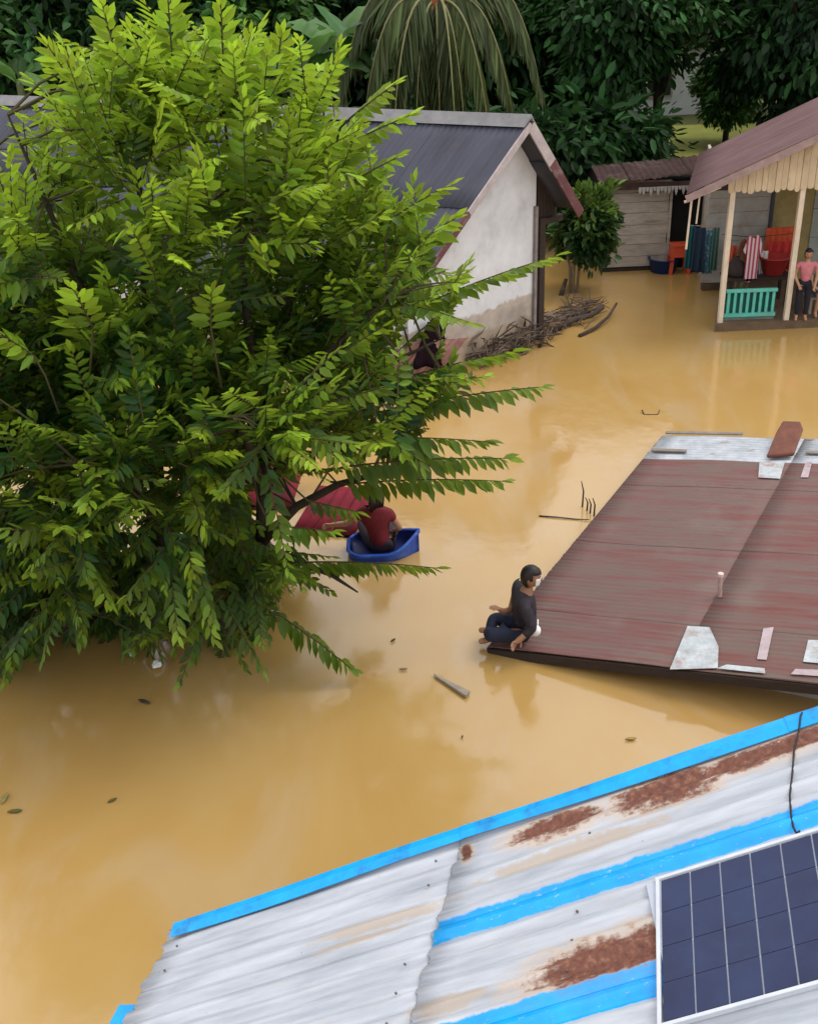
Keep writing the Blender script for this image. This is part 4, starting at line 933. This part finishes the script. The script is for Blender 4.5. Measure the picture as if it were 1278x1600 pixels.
def head(center, h, face, material, parent, hair='short', hm=None):
    """egg-shaped head with nose, ears, eyes, mouth; face = horizontal look direction"""
    F = Vector(face).normalized(); S = upr.cross(F).normalized(); U = F.cross(S); org = ORIG[parent.name]; C = Vector(center)
    bm = bmesh.new(); bmesh.ops.create_uvsphere(bm, u_segments=20, v_segments=14, radius=.5)
    for v in bm.verts:
        x, y, z = v.co; w_ = 1 - .28 * max(0, -z) * 1.6
        fx = x * .84 * w_; fy = y * .68 * w_
        if x > .3 and abs(y) < .12 and -.12 < z < .05: fx += .07 * (1 - abs(y) / .12)
        if x > .3 and abs(abs(y) - .17) < .08 and .02 < z < .14: fx -= .025
        if x > .3 and abs(y) < .17 and -.32 < z < -.2: fx += .02
        v.co = (C - org) + F * fx * h + S * fy * h + U * z * h
    me = bpy.data.meshes.new('head'); bm.to_mesh(me); bm.free(); me.materials.append(material); me.polygons.foreach_set('use_smooth', [True] * len(me.polygons))
    o = link('head', me, parent)
    for sg in (-1, 1):
        e = C + S * sg * .34 * h - F * .02 * h
        MB().tube([e - S * sg * .02 * h, e + S * sg * .05 * h - F * .05 * h], [.09 * h, .07 * h], 8).build('ear', material, parent)
        e = C + F * .385 * h + S * sg * .15 * h + U * .06 * h
        MB().tube([e, e + F * .02 * h], [.05 * h, .035 * h], 8).build('eye', M_HAIR, parent)
    MB().box(C + F * .385 * h - U * .25 * h, (.02 * h, .2 * h, .035 * h), F, U).build('mouth', mat('lips', (.22, .07, .06), .1, 9, .5), parent)
    # hair cap
    bm = bmesh.new(); bmesh.ops.create_uvsphere(bm, u_segments=20, v_segments=14, radius=.54)
    kill = []
    for v in bm.verts:
        x, y, z = v.co
        if (z < -.06 - (.40 if x < -.05 else 0)) or (x > .22 and z < .22): kill.append(v)
    bmesh.ops.delete(bm, geom=kill, context='VERTS')
    for v in bm.verts:
        x, y, z = v.co; nz = 1 + .03 * math.sin(x * 40 + y * 31) ; v.co = (C - org) + F * x * .88 * h * nz + S * y * .74 * h * nz + U * z * 1.02 * h
    me = bpy.data.meshes.new('hair'); bm.to_mesh(me); bm.free(); me.materials.append(hm or M_HAIR); me.polygons.foreach_set('use_smooth', [True] * len(me.polygons))
    o = link('hair', me, parent); sm = o.modifiers.new('t', 'SOLIDIFY'); sm.thickness = .012
    if hair == 'long':
        bb = MB()
        for q in range(5):
            s_ = (q - 2) / 2; bb.tube([C - F * .36 * h + S * s_ * .28 * h + U * .2 * h, C - F * .46 * h + S * s_ * .32 * h - U * .35 * h, C - F * .42 * h + S * s_ * .30 * h - U * .95 * h], [.13 * h, .15 * h, .06 * h], 7)
        bb.build('long_hair', hm or M_HAIR, parent, smooth=True)
def hand_joints(J, E, key, wrist, d, palm_n, s=1.0, curl=.5):
    """palm plus five unequal fingers growing from a wrist joint already in J"""
    d = Vector(d).normalized(); n = Vector(palm_n); n = (n - d * d.dot(n)).normalized(); sd_ = d.cross(n)
    W = Vector(wrist); pm = W + d * .05 * s
    J[key + 'palm'] = (pm, (.03 * s, .018 * s)); E.append((key, key + 'palm'))
    for i, (off, ln) in enumerate(((-.028, .066), (-.010, .078), (.009, .074), (.027, .058))):
        b0 = pm + d * .042 * s + sd_ * off * s; m0 = b0 + (d * (1 - .35 * curl) + n * curl * .7).normalized() * ln * .55 * s; t0 = m0 + (d * (1 - curl) + n * curl * 1.4).normalized() * ln * .5 * s
        J[f'{key}f{i}a'] = (b0, .0095 * s); J[f'{key}f{i}b'] = (m0, .009 * s); J[f'{key}f{i}c'] = (t0, .0075 * s)
        E += [(key + 'palm', f'{key}f{i}a'), (f'{key}f{i}a', f'{key}f{i}b'), (f'{key}f{i}b', f'{key}f{i}c')]
    b0 = W + d * .035 * s - sd_ * .035 * s + n * .008 * s; t0 = b0 + (d * .7 - sd_ * .6 + n * .4).normalized() * .055 * s
    J[key + 't0'] = (b0, .012 * s); J[key + 't1'] = (t0, .0085 * s); E += [(key + 'palm', key + 't0'), (key + 't0', key + 't1')]
def figure(name, loc, label, J0, mats, headspec, s=1.0, shirt_keys=True, sleeves='short', legs='long', group=None, lhand=None, rhand=None):
    """J0: world points for pelvis, chest, neck, lsh, lel, lwr, rsh, rel, rwr, lhip, lkn, lan, lto, and r-"""
    t = thing(name, loc, label, 'person', group); g_ = {k: Vector(v) for k, v in J0.items()}
    R = dict(pelvis=.115, belly=.108, chest=.128, neck=.055, ntop=.05, lsh=.062, lel=.042, lwr=.03, rsh=.062, rel=.042, rwr=.03, lhip=.085, lkn=.058, lan=.036, lto=.03, rhip=.085, rkn=.058, ran=.036, rto=.03)
    g_['belly'] = g_['pelvis'].lerp(g_['chest'], .5); g_['ntop'] = g_['neck'] + (Vector(headspec[0]) - g_['neck']) * .35
    sc_ = lambda r, k=1.0: tuple(x * s * k for x in r) if hasattr(r, '__len__') else r * s * k
    thin = dict(pelvis=.72, belly=.7, chest=.72, lsh=.72, rsh=.72, lhip=.72, rhip=.72, lkn=.85 if legs == 'long' else .95, rkn=.85 if legs == 'long' else .95, lel=1, rel=1)
    J = {k: (g_[k], sc_(R[k], thin.get(k, 1))) for k in ('pelvis', 'belly', 'chest', 'neck', 'ntop', 'lsh', 'lel', 'lwr', 'rsh', 'rel', 'rwr', 'lhip', 'lkn', 'lan', 'lto', 'rhip', 'rkn', 'ran', 'rto')}
    E = [('pelvis', 'belly'), ('belly', 'chest'), ('chest', 'neck'), ('neck', 'ntop'), ('chest', 'lsh'), ('lsh', 'lel'), ('lel', 'lwr'), ('chest', 'rsh'), ('rsh', 'rel'), ('rel', 'rwr'), ('pelvis', 'lhip'), ('lhip', 'lkn'), ('lkn', 'lan'), ('lan', 'lto'), ('pelvis', 'rhip'), ('rhip', 'rkn'), ('rkn', 'ran'), ('ran', 'rto')]
    for key, hd in (('lwr', lhand), ('rwr', rhand)):
        d = (g_[key] - g_[key[0] + 'el']); hand_joints(J, E, key, g_[key], hd[0] if hd else d, hd[1] if hd else Vector((0, -1, -.3)), s)
    skin('body', J, E, mats['skin'], t)
    # shirt
    k = 1.06; JS = {q: (g_[q], sc_(R[q], k)) for q in ('chest', 'belly', 'pelvis', 'lsh', 'rsh')}; JS['pelvis'] = (g_['pelvis'].lerp(g_['belly'], -.12), sc_(R['pelvis'], 1.18)); JS['neck'] = (g_['chest'].lerp(g_['neck'], 1.0), .074 * s)
    ES = [('chest', 'belly'), ('belly', 'pelvis'), ('chest', 'neck'), ('chest', 'lsh'), ('chest', 'rsh')]
    for sd_ in 'lr':
        fr = .97 if sleeves == 'long' or sleeves == sd_ else .5
        JS[sd_ + 'm'] = (g_[sd_ + 'sh'].lerp(g_[sd_ + 'el'], fr), .062 * s); ES.append((sd_ + 'sh', sd_ + 'm'))
        if sleeves == 'long' or sleeves == sd_:
            JS[sd_ + 'w'] = (g_[sd_ + 'el'].lerp(g_[sd_ + 'wr'], .9), .042 * s); ES.append((sd_ + 'm', sd_ + 'w'))
    skin('shirt', JS, ES, mats['shirt'], t)
    JP = {'pelvis': (g_['pelvis'], sc_(R['pelvis'], 1.14)), 'waist': (g_['pelvis'].lerp(g_['chest'], .30), sc_(R['belly'], .88))}; EP = [('pelvis', 'waist')]
    for sd_ in 'lr':
        JP[sd_ + 'hip'] = (g_[sd_ + 'hip'], .10 * s); JP[sd_ + 'kn'] = (g_[sd_ + 'kn'], .075 * s); EP += [('pelvis', sd_ + 'hip'), (sd_ + 'hip', sd_ + 'kn')]
        if legs == 'long':
            JP[sd_ + 'an'] = (g_[sd_ + 'kn'].lerp(g_[sd_ + 'an'], .88), .056 * s); EP.append((sd_ + 'kn', sd_ + 'an'))
    skin('trousers', JP, EP, mats['pants'], t)
    head(headspec[0], headspec[1], headspec[2], mats['skin'], t, headspec[3])
    return t
def cl(name, c, **k): return mat(name, c, .25, 14, .8, **k)

# person sitting on the roof corner, facing left over the water
pv = rpt(822, 998, .13); px_ = Vector((1, 0, 0)); py_ = Vector((0, 1, 0))
def q(x, y, z): return pv + Vector((x, y, z))
man = figure('person', (pv.x, pv.y, pv.z - .13), 'person in dark top and trousers sitting on the red-brown roof corner', dict(
    pelvis=q(0, 0, 0), chest=q(-.01, .02, .30), neck=q(.02, .0, .43), lsh=q(-.04, -.17, .37), lel=q(.05, -.24, .15), lwr=q(-.06, -.28, .08), rsh=q(-.05, .18, .37), rel=q(-.12, .10, .14), rwr=q(-.21, -.01, .20),
    lhip=q(-.03, -.09, -.01), lkn=q(-.36, -.18, .05), lan=q(-.33, .10, -.09), lto=q(-.44, .14, -.10), rhip=q(-.03, .09, -.01), rkn=q(-.30, .16, .02), ran=q(-.34, -.06, -.08), rto=q(-.46, -.08, -.09)),
    dict(skin=M_SKIN, shirt=cl('dark_shirt', (.022, .017, .022), dirt=(.05, .035, .05)), pants=cl('navy_trousers', (.012, .015, .035))), (q(.05, -.02, .585), .225, (.95, -.30, 0), 'short'), 1.0, sleeves='l', rhand=(Vector((-.5, -.2, .5)), Vector((-.3, 0, -1))))
hc = q(.05, -.02, .585); fd = Vector((.95, -.30, 0)).normalized(); sdv = upr.cross(fd)
mk = MB(); N_ = 7
for i in range(N_):
    for j in range(5):
        a = (i / (N_ - 1) - .5) * 1.9; zz = .012 - .088 * j / 4; rr = .094 - .018 * (j / 4)
        mk.v.append(hc + fd * (rr * 1.02 * math.cos(a) + .006) + sdv * rr * .88 * math.sin(a) + upr * zz)
for i in range(N_ - 1):
    for j in range(4):
        a = i * 5 + j; mk.f.append((a, a + 1, a + 6, a + 5)); mk.mi.append(0)
o = mk.build('face_covering', mat('white_cloth', (.78, .77, .76), .08, 10, .8), man, smooth=True); sm = o.modifiers.new('t', 'SOLIDIFY'); sm.thickness = .006
bagc = q(.075, -.20, .09); bg_ = MB()
bg_.tube([bagc + Vector((0, .05, 0)), bagc + Vector((0, .02, 0)), bagc + Vector((0, -.02, 0)), bagc + Vector((0, -.035, 0))], [.035, .055, .05, .02], 12)
o = bg_.build('pouch', mat('white_cloth', (.78, .77, .76)), None, smooth=True, loc=bagc); tag(o, 'small round white pouch at the hip of the seated person', 'pouch')
MB().tube([bagc + Vector((.03, .02, .03)), q(.10, -.17, .14), q(.11, -.10, .15)], .007, 6).build('strap', mat('white_cloth', (.78, .77, .76)), o)

# blue boat with a person in red
bc = P(603, 866, .0)
boat = thing('boat', (bc.x, bc.y, 0), 'small blue boat holding the person in red', 'boat')
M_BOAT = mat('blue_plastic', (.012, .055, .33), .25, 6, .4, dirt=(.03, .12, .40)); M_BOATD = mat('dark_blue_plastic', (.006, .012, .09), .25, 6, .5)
def hull(off, zbot, rise):
    rows_ = []
    for i in range(17):
        f = i / 16; x = -.42 + .80 * f; wv = (.27 * max(.02, (1 - max(0, (f - .55) / .45) ** 2)) * (1 - max(0, (.18 - f) / .18) ** 2 * .55)) - off; wv = max(wv, .012)
        top = .11 + rise * max(0, (f - .55)) ** 1.5
        sec = []
        for j in range(9):
            a = (j / 8 - .5) * math.pi; yy = wv * math.sin(a) if abs(math.sin(a)) < .98 else wv * math.sin(a); zz = zbot + (top - zbot) * (1 - math.cos(a)) ** .8
            sec.append(bc + Vector((x - off * (1 if f > .5 else -1) * .6, yy + .05, zz)))
        rows_.append(sec)
    return rows_
outer, inner = hull(0, -.12, .5), hull(.03, .03, .45)
def skinrows(rows_, flip=False):
    b = MB(); n = len(rows_[0])
    for r in rows_: b.v += r
    for i in range(len(rows_) - 1):
        for j in range(n - 1):
            a = i * n + j; f = (a, a + n, a + n + 1, a + 1); b.f.append(f[::-1] if flip else f); b.mi.append(0)
    b.f.append(tuple(range(n))); b.f.append(tuple(range((len(rows_) - 1) * n, len(rows_) * n))); b.mi += [0, 0]
    return b
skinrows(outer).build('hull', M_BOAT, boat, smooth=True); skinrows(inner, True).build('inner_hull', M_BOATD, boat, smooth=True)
rim = MB(); 
for sg in (0, -1):
    rim.tube([r[sg] for r in outer], .022, 8)
rim.tube([outer[0][0], outer[0][-1]], .022, 8)
rim.build('rim', M_BOAT, boat, smooth=True)
pv2 = bc + Vector((-.05, .04, .10))
def q2(x, y, z): return pv2 + Vector((x, y, z))
figure('person', (pv2.x, pv2.y, 0), 'person in dark red top with long dark hair crouching in blue boat', dict(
    pelvis=q2(0, 0, 0), chest=q2(-.04, .03, .33), neck=q2(-.05, .05, .47), lsh=q2(-.22, .06, .40), lel=q2(-.36, .14, .22), lwr=q2(-.52, .2, .18), rsh=q2(.12, .02, .39), rel=q2(.22, .06, .18), rwr=q2(.16, .18, .08),
    lhip=q2(-.09, .02, -.02), lkn=q2(-.22, .36, .12), lan=q2(-.12, .42, -.06), lto=q2(-.14, .5, -.08), rhip=q2(.09, .02, -.02), rkn=q2(.12, .36, .12), ran=q2(.08, .38, -.06), rto=q2(.08, .46, -.08)),
    dict(skin=M_SKIN2, shirt=cl('dark_red_shirt', (.14, .010, .014)), pants=cl('dark_trousers', (.03, .02, .03))), (q2(-.08, .10, .64), .22, (-.5, .85, -.1), 'long'), .98)

# people on the porch
def stand(name, px, py, h, label, mats, face, hair, extra=None):
    c = P(px, py, .14); k = h / 1.7; F = Vector(face).normalized(); S = upr.cross(F)
    def w_(f, s_, z): return c + F * f * k + S * s_ * k + upr * z * k
    return figure(name, (c.x, c.y, .14), label, dict(pelvis=w_(0, 0, .92), chest=w_(0, 0, 1.24), neck=w_(0, 0, 1.42), lsh=w_(0, .19, 1.36), lel=w_(.02, .25, 1.08), lwr=w_(.16, .20, .88), rsh=w_(0, -.19, 1.36), rel=w_(.02, -.25, 1.08), rwr=w_(.14, -.16, .90),
        lhip=w_(0, .09, .88), lkn=w_(.03, .10, .48), lan=w_(0, .10, .08), lto=w_(.12, .12, .03), rhip=w_(0, -.09, .88), rkn=w_(.05, -.10, .48), ran=w_(.02, -.10, .08), rto=w_(.14, -.12, .03)), mats, (w_(.01, 0, 1.58), .23 * k * 1.08, tuple(F), hair), k)
stand('person', 1249, 500, 1.22, 'person in pink top and black trousers standing on the porch', dict(skin=M_SKIN2, shirt=cl('pink_shirt', (.52, .17, .19)), pants=cl('black_trousers', (.012, .012, .018))), (-.2, -1, 0), 'short')
c = P(1279, 497, .14) + Vector((.06, .3, 0))
def q3(x, y, z): return c + Vector((x, y, z))
stool = thing('stool', (c.x, c.y + .1, .14), 'low wooden stool under the seated person at the right edge', 'stool')
MB().box(c + Vector((0, .08, .27)), (.36, .32, .04)).build('seat', M_PLANK, stool, bevel=.006)
for sx in (-.14, .14):
    for sy_ in (-.05, .2): MB().beam(c + Vector((sx, sy_, 0)), c + Vector((sx, sy_, .25)), .04, .04, (0, 1, 0)).build('leg', M_PLANK, stool)
figure('person', (c.x, c.y, .14), 'person in grey top and dark shorts sitting at the right edge', dict(
    pelvis=q3(0, .08, .40), chest=q3(-.02, .02, .70), neck=q3(-.03, -.02, .84), lsh=q3(.14, -.0, .78), lel=q3(.18, -.16, .56), lwr=q3(.06, -.26, .48), rsh=q3(-.18, .0, .78), rel=q3(-.22, -.14, .56), rwr=q3(-.12, -.26, .48),
    lhip=q3(.08, .06, .39), lkn=q3(.10, -.28, .40), lan=q3(.10, -.26, .07), lto=q3(.10, -.36, .03), rhip=q3(-.08, .06, .39), rkn=q3(-.10, -.28, .40), ran=q3(-.12, -.24, .07), rto=q3(-.13, -.34, .03)),
    dict(skin=M_SKIN2, shirt=cl('grey_green_shirt', (.16, .17, .13)), pants=cl('slate_shorts', (.07, .09, .11))), (q3(-.04, -.05, .99), .20, (-.3, -1, 0), 'short'), .85, legs='short')

# ------------------------------------------------------------------ things on the porch and by the shed
def cloth(name, a, c, drop, material, label, cat, waves=4, amp=.04, narrow=1.0, group=None, jag=0):
    a = Vector(a); c = Vector(c); n = (c - a).cross(upr).normalized(); b = MB(); ni, nj = 14, 24; mid = (a + c) / 2
    for i in range(ni + 1):
        f = i / ni
        for j in range(nj + 1):
            h = j / nj; p = a.lerp(c, h); p = mid + (p - mid) * (1 + (narrow - 1) * f)
            b.v.append(p + n * amp * math.sin(h * waves * 2 * math.pi + f * 1.1) * (.35 + .65 * f) - upr * drop * f * (1 + jag * math.sin(h * 9)))
    for i in range(ni):
        for j in range(nj):
            q_ = i * (nj + 1) + j; b.f.append((q_, q_ + 1, q_ + nj + 2, q_ + nj + 1)); b.mi.append(0)
    o = b.build(name, material, smooth=True, loc=a); sm = o.modifiers.new('t', 'SOLIDIFY'); sm.thickness = .008; return tag(o, label, cat, group)
def shirt(name, top, w_, h, material, label, group, stripes=None, rot=0.0):
    """T-shirt outline hung from its collar, given thickness and a little sag"""
    T = Vector(top); X = Vector((math.cos(rot), math.sin(rot), 0)); n = X.cross(upr)
    o2 = [(-.16, 0), (-.34, -.06), (-.56, -.34), (-.42, -.42), (-.34, -.30), (-.36, -1), (-.1, -1.04), (.12, -.98), (.36, -1.02), (.34, -.30), (.42, -.44), (.58, -.36), (.34, -.06), (.16, 0), (.07, -.07), (-.07, -.07)]
    b = MB(); b.prism([T + X * x * w_ + upr * z * h for x, z in o2], n * .05); o = b.build(name, material, loc=T, bevel=.015); return tag(o, label, 'shirt', group)
def stripe_mat(name, c1, c2, sc_, ax):
    t = NT(name); x = t.sep(t.tc.outputs['Object'])[ax]
    return t.out(t.mix(t.math('GREATER_THAN', t.math('SINE', t.math('MULTIPLY', x, sc_)), 0.0), c1, c2), .8)
cy = 18.6
def at(px, py, y=cy): return PY(px, py, y)
MB_line = MB().tube([at(1128, 366, cy), at(1175, 371, cy), at(1250, 364, cy)], .006, 5).build('clothes_line', M_BLACK, loc=at(1128, 366, cy)); tag(MB_line, 'thin line strung across the porch carrying washing', 'clothes line')
shirt('hanging_shirt', at(1178, 366, 18.55), .30, .80, stripe_mat('red_white_stripe', (.66, .48, .48, 1), (.36, .05, .09, 1), 95, 0), 'pink and white striped shirt hanging on the porch line', 'washing on the porch')
shirt('hanging_shirt', at(1168, 372, 18.72), .34, .70, cl('brown_shirt', (.15, .06, .03)), 'brown shirt hanging left of the striped shirt', 'washing on the porch')
cloth('hanging_cloth', at(1152, 395, 18.9), at(1172, 398, 18.9), .62, cl('olive_cloth', (.30, .26, .15)), 'olive towel hanging between the orange cloth and the striped shirt', 'towel', 2, .03)
cloth('hanging_cloth', at(1134, 382, 18.95), at(1152, 384, 18.95), .42, cl('orange_cloth', (.56, .10, .05)), 'small orange cloth hanging beside the left porch post', 'cloth', 2, .03)
cloth('curtain', at(1197, 356, 19.6), at(1242, 354, 19.6), .95, mat('orange_red_curtain', (.58, .09, .03), .35, 3, .8), 'wide orange-red cloth hanging in the porch doorway', 'curtain', 5, .035)
cloth('hanging_cloth', at(1188, 392, 18.8), at(1200, 392, 18.8), .45, cl('white_towel', (.62, .58, .55)), 'white towel hanging between the striped shirt and the red basin', 'towel', 2, .03)
cloth('curtain', at(1200, 378, 19.2), at(1236, 376, 19.2), .52, mat('red_cloth', (.46, .03, .025), .35, 3, .8), 'red cloth hanging in front of the orange doorway cloth', 'cloth', 3, .05, 1.1)
# red basin and dark sack on the porch floor
def basin(name, c, r0, r1, h, material, label, cat='basin', z0=None):
    c = Vector(c); b = MB(); n = 20; prof = [(r0 * .9, 0), (r0, .01), (r1, h), (r1 + .03, h + .005), (r1 + .03, h + .025), (r1 - .012, h + .02), (r0 - .012, .03), (0.001, .03)]
    for (r, z) in prof:
        for k in range(n):
            a = 2 * math.pi * k / n; b.v.append(c + Vector((r * math.cos(a), r * math.sin(a), z)))
    for i in range(len(prof) - 1):
        for k in range(n):
            b.f.append((i * n + k, i * n + (k + 1) % n, (i + 1) * n + (k + 1) % n, (i + 1) * n + k)); b.mi.append(0)
    b.f.append(tuple(reversed(range(n)))); b.mi.append(0)
    o = b.build(name, material, smooth=True, loc=c); return tag(o, label, cat)
M_REDP = mat('red_plastic', (.38, .035, .03), .25, 6, .45)
M_TABLE = M_PLANK
tb_c = P(1213, 478, .14) ; tbx = Vector((tb_c.x, 18.75, .14))
tbl = thing('bench', tuple(tbx), 'wooden bench behind the turquoise railing', 'bench')
MB().box(tbx + Vector((-.35, 0, .50)), (1.15, .5, .04)).build('seat', M_DARKWOOD, tbl)
for sx in (-.85, .15):
    for sy_ in (-.2, .2): MB().beam(tbx + Vector((sx, sy_, 0)), tbx + Vector((sx, sy_, .48)), .05, .05, (0, 1, 0)).build('leg', M_DARKWOOD, tbl)
basin('wash_basin', tbx + Vector((-.08, -.02, .522)), .17, .25, .30, M_REDP, 'red wash basin on the bench behind the railing')
sk = MB(); kx = tbx + Vector((-.72, 0, .52))
sk.tube([kx, kx + upr * .05, kx + upr * .18 + Vector((.02, 0, 0)), kx + upr * .28, kx + upr * .34], [.17, .20, .18, .10, .05], 12)
o = sk.build('sack', cl('dark_brown_sack', (.035, .02, .018)), smooth=True, loc=kx); tag(o, 'dark brown sack on the bench behind the railing', 'sack')
# stool, tub, washing by the shed
stc = P(1058, 421, .06); st_ = thing('plastic_stool', (stc.x, stc.y, 0), 'red-orange plastic stool standing in the shed doorway', 'stool')
M_ORP = mat('red_orange_plastic', (.62, .085, .035), .15, 6, .4)
MB().box(stc + upr * .50, (.34, .30, .05)).build('seat', M_ORP, st_, bevel=.012)
MB().hexa([stc + Vector((x_, y_, .475)) if z_ else stc + Vector((x_ * 1.12, y_ * 1.12, .28)) for z_ in (0, 1) for x_, y_ in ((-.16, -.14), (.16, -.14), (.16, .14), (-.16, .14))]).build('apron', M_ORP, st_)
for sx in (-1, 1):
    for sy_ in (-1, 1): MB().beam(stc + Vector((sx * .15, sy_ * .13, .30)), stc + Vector((sx * .20, sy_ * .17, -.3)), .07, .04, (0, 1, 0)).build('leg', M_ORP, st_)
tbc = P(1036, 421, .02)
o = basin('floating_tub', Vector((tbc.x - .02, tbc.y - .05, -.06)), .24, .29, .32, mat('navy_plastic', (.008, .03, .14), .25, 6, .45), 'dark blue tub floating in front of the shed wall', 'tub')
ly = 20.0
la, lb_ = PY(1078, 352, ly), PY(1126, 350, ly)
o = MB().tube([la, (la + lb_) / 2 - upr * .03, lb_], .008, 5).build('clothes_pole', M_STICK, loc=la); tag(o, 'short pole holding washing beside the shed doorway', 'pole')
for k, (pa, pb, yt, dr, c_, lab, cat) in enumerate([(1074, 1086, 352, .80, (.012, .10, .11), 'dark teal cloth nearest the shed doorway', 'cloth'), (1084, 1103, 356, .82, (.012, .03, .055), 'dark navy trousers hanging in the middle of the shed washing', 'trousers'), (1102, 1116, 360, .80, None, 'light blue patterned dress hanging at the right of the shed washing', 'dress'), (1114, 1124, 356, .78, (.06, .14, .11), 'dull green cloth hanging nearest the porch post', 'cloth')]):
    if c_ is None:
        t = NT('blue_pattern_cloth'); v_ = t.n.new('ShaderNodeTexVoronoi'); v_.inputs['Scale'].default_value = 14; t.put(v_.inputs['Vector'], t.tc.outputs['Object'])
        m_ = t.out(t.mix(t.smooth(v_.outputs['Distance'], .25, .4), (.30, .44, .52, 1), (.07, .18, .24, 1)), .8)
    else: m_ = cl('washing_%d' % k, c_)
    yy = ly - .12 - .1 * (k % 2); cloth('hanging_washing', PY(pa, yt, yy), PY(pb, yt, yy), dr, m_, lab, cat, 2, .03, 1.15, 'washing beside the shed doorway')

# ------------------------------------------------------------------ small floating things
M_PALEW = mat('grey_plank', (.26, .22, .17), .3, 9, .85)
a, c = P(678, 1057, .01), P(731, 1087, .012)
o = MB().add([a + Vector((0, .02, 0)), a + Vector((.01, -.012, 0)), c + Vector((-.02, -.035, 0)), c + Vector((.02, .03, 0)), a + Vector((0, .02, .02)), a + Vector((.01, -.012, .02)), c + Vector((-.02, -.035, .03)), c + Vector((.02, .03, .03))], [(3, 2, 1, 0), (4, 5, 6, 7), (0, 1, 5, 4), (1, 2, 6, 5), (2, 3, 7, 6), (3, 0, 4, 7)]).build('floating_plank', M_PALEW, loc=a)
tag(o, 'narrow grey plank floating between the tree and the red-brown roof', 'plank')
log('floating_twig', [(1003, 641, .03), (1006, 648, .0), (1027, 648, .0), (1030, 641, .04)], .012, 'thin bent twig floating in open water above the red-brown roof', 'twig')
for k, (x, y, h) in enumerate([(909, 792, .35), (916, 798, .18), (921, 802, .2), (927, 806, .24)]):
    c = P(x, y, 0); o = MB().tube([c - upr * .1, c + upr * h * .6 + Vector((.01, 0, 0)), c + upr * h + Vector((-.02, 0, 0))], [.012, .01, .005], 5).build('reed_stalk', M_DEB, loc=c)
    tag(o, ['tallest dark stalk poking out of the water left of the red-brown roof', 'short dark stalk second from the left in the row by the roof', 'dark stalk third from the left in the row by the roof', 'dark stalk closest to the red-brown roof edge'][k], 'stalk', 'stalks in the water by the roof edge')
log('floating_twig', [(842, 806, .01), (870, 808, .015), (898, 811, .01), (920, 812, .02)], .010, 'thin twig floating just left of the dark stalks', 'twig')
def leafbit(px, py, ln, ang, label, material=M_DEB):
    c = P(px, py, .012); X = Vector((math.cos(ang), math.sin(ang), 0)); Y = Vector((-X.y, X.x, 0)); b = MB()
    pts = [c - X * ln, c - X * ln * .3 + Y * ln * .32, c + X * ln * .5 + Y * ln * .25, c + X * ln, c + X * ln * .4 - Y * ln * .3, c - X * ln * .4 - Y * ln * .22]
    tag(b.prism(pts, (0, 0, .012)).build('floating_leaf', material, loc=c), label, 'leaf', 'leaves floating on the flood')
leafbit(614, 1001, .035, .8, 'small dark leaf floating under the person in red')
leafbit(226, 1097, .07, -.5, 'brown leaf floating below the big tree')
leafbit(176, 1251, .04, .6, 'small leaf floating far below the big tree', mat('olive_leaf', (.10, .09, .02), .3, 9, .7))
leafbit(24, 1268, .06, .1, 'olive clump of leaves floating at the left edge', mat('olive_leaf', (.10, .09, .02)))
leafbit(8, 1248, .07, 1.5, 'pale olive leaf floating at the very left edge', mat('olive_leaf2', (.22, .19, .06), .3, 9, .7))
leafbit(722, 1152, .02, 1.2, 'tiny dark speck of leaf below the floating plank')
leafbit(985, 1155, .05, .1, 'faint yellowish leaf below the red-brown roof front edge', mat('yellow_leaf', (.32, .20, .05), .3, 9, .7))
leafbit(630, 1046, .04, .0, 'brownish leaf left of the floating plank', mat('tan_leaf', (.24, .15, .08), .3, 9, .7))
# crumpled white plastic scraps
def scrap(px, py, s_, label, seed, zc=.05, dy=0):
    g = random.Random(seed); bm = bmesh.new(); bmesh.ops.create_icosphere(bm, subdivisions=2, radius=s_)
    c = P(px, py, zc) + Vector((0, dy, 0))
    for v in bm.verts: v.co *= g.uniform(.65, 1.2); v.co.z *= .6
    me = bpy.data.meshes.new('plastic_scrap'); bm.to_mesh(me); bm.free(); me.materials.append(mat('white_plastic', (.75, .74, .70), .1, 10, .45)); o = link('plastic_scrap', me, None, c); tag(o, label, 'plastic scrap', 'white plastic scraps')
scrap(245, 1038, .05, 'crumpled white plastic scrap floating under the big tree', 1)
scrap(205, 1022, .035, 'small whitish scrap left of the larger one under the tree', 2)
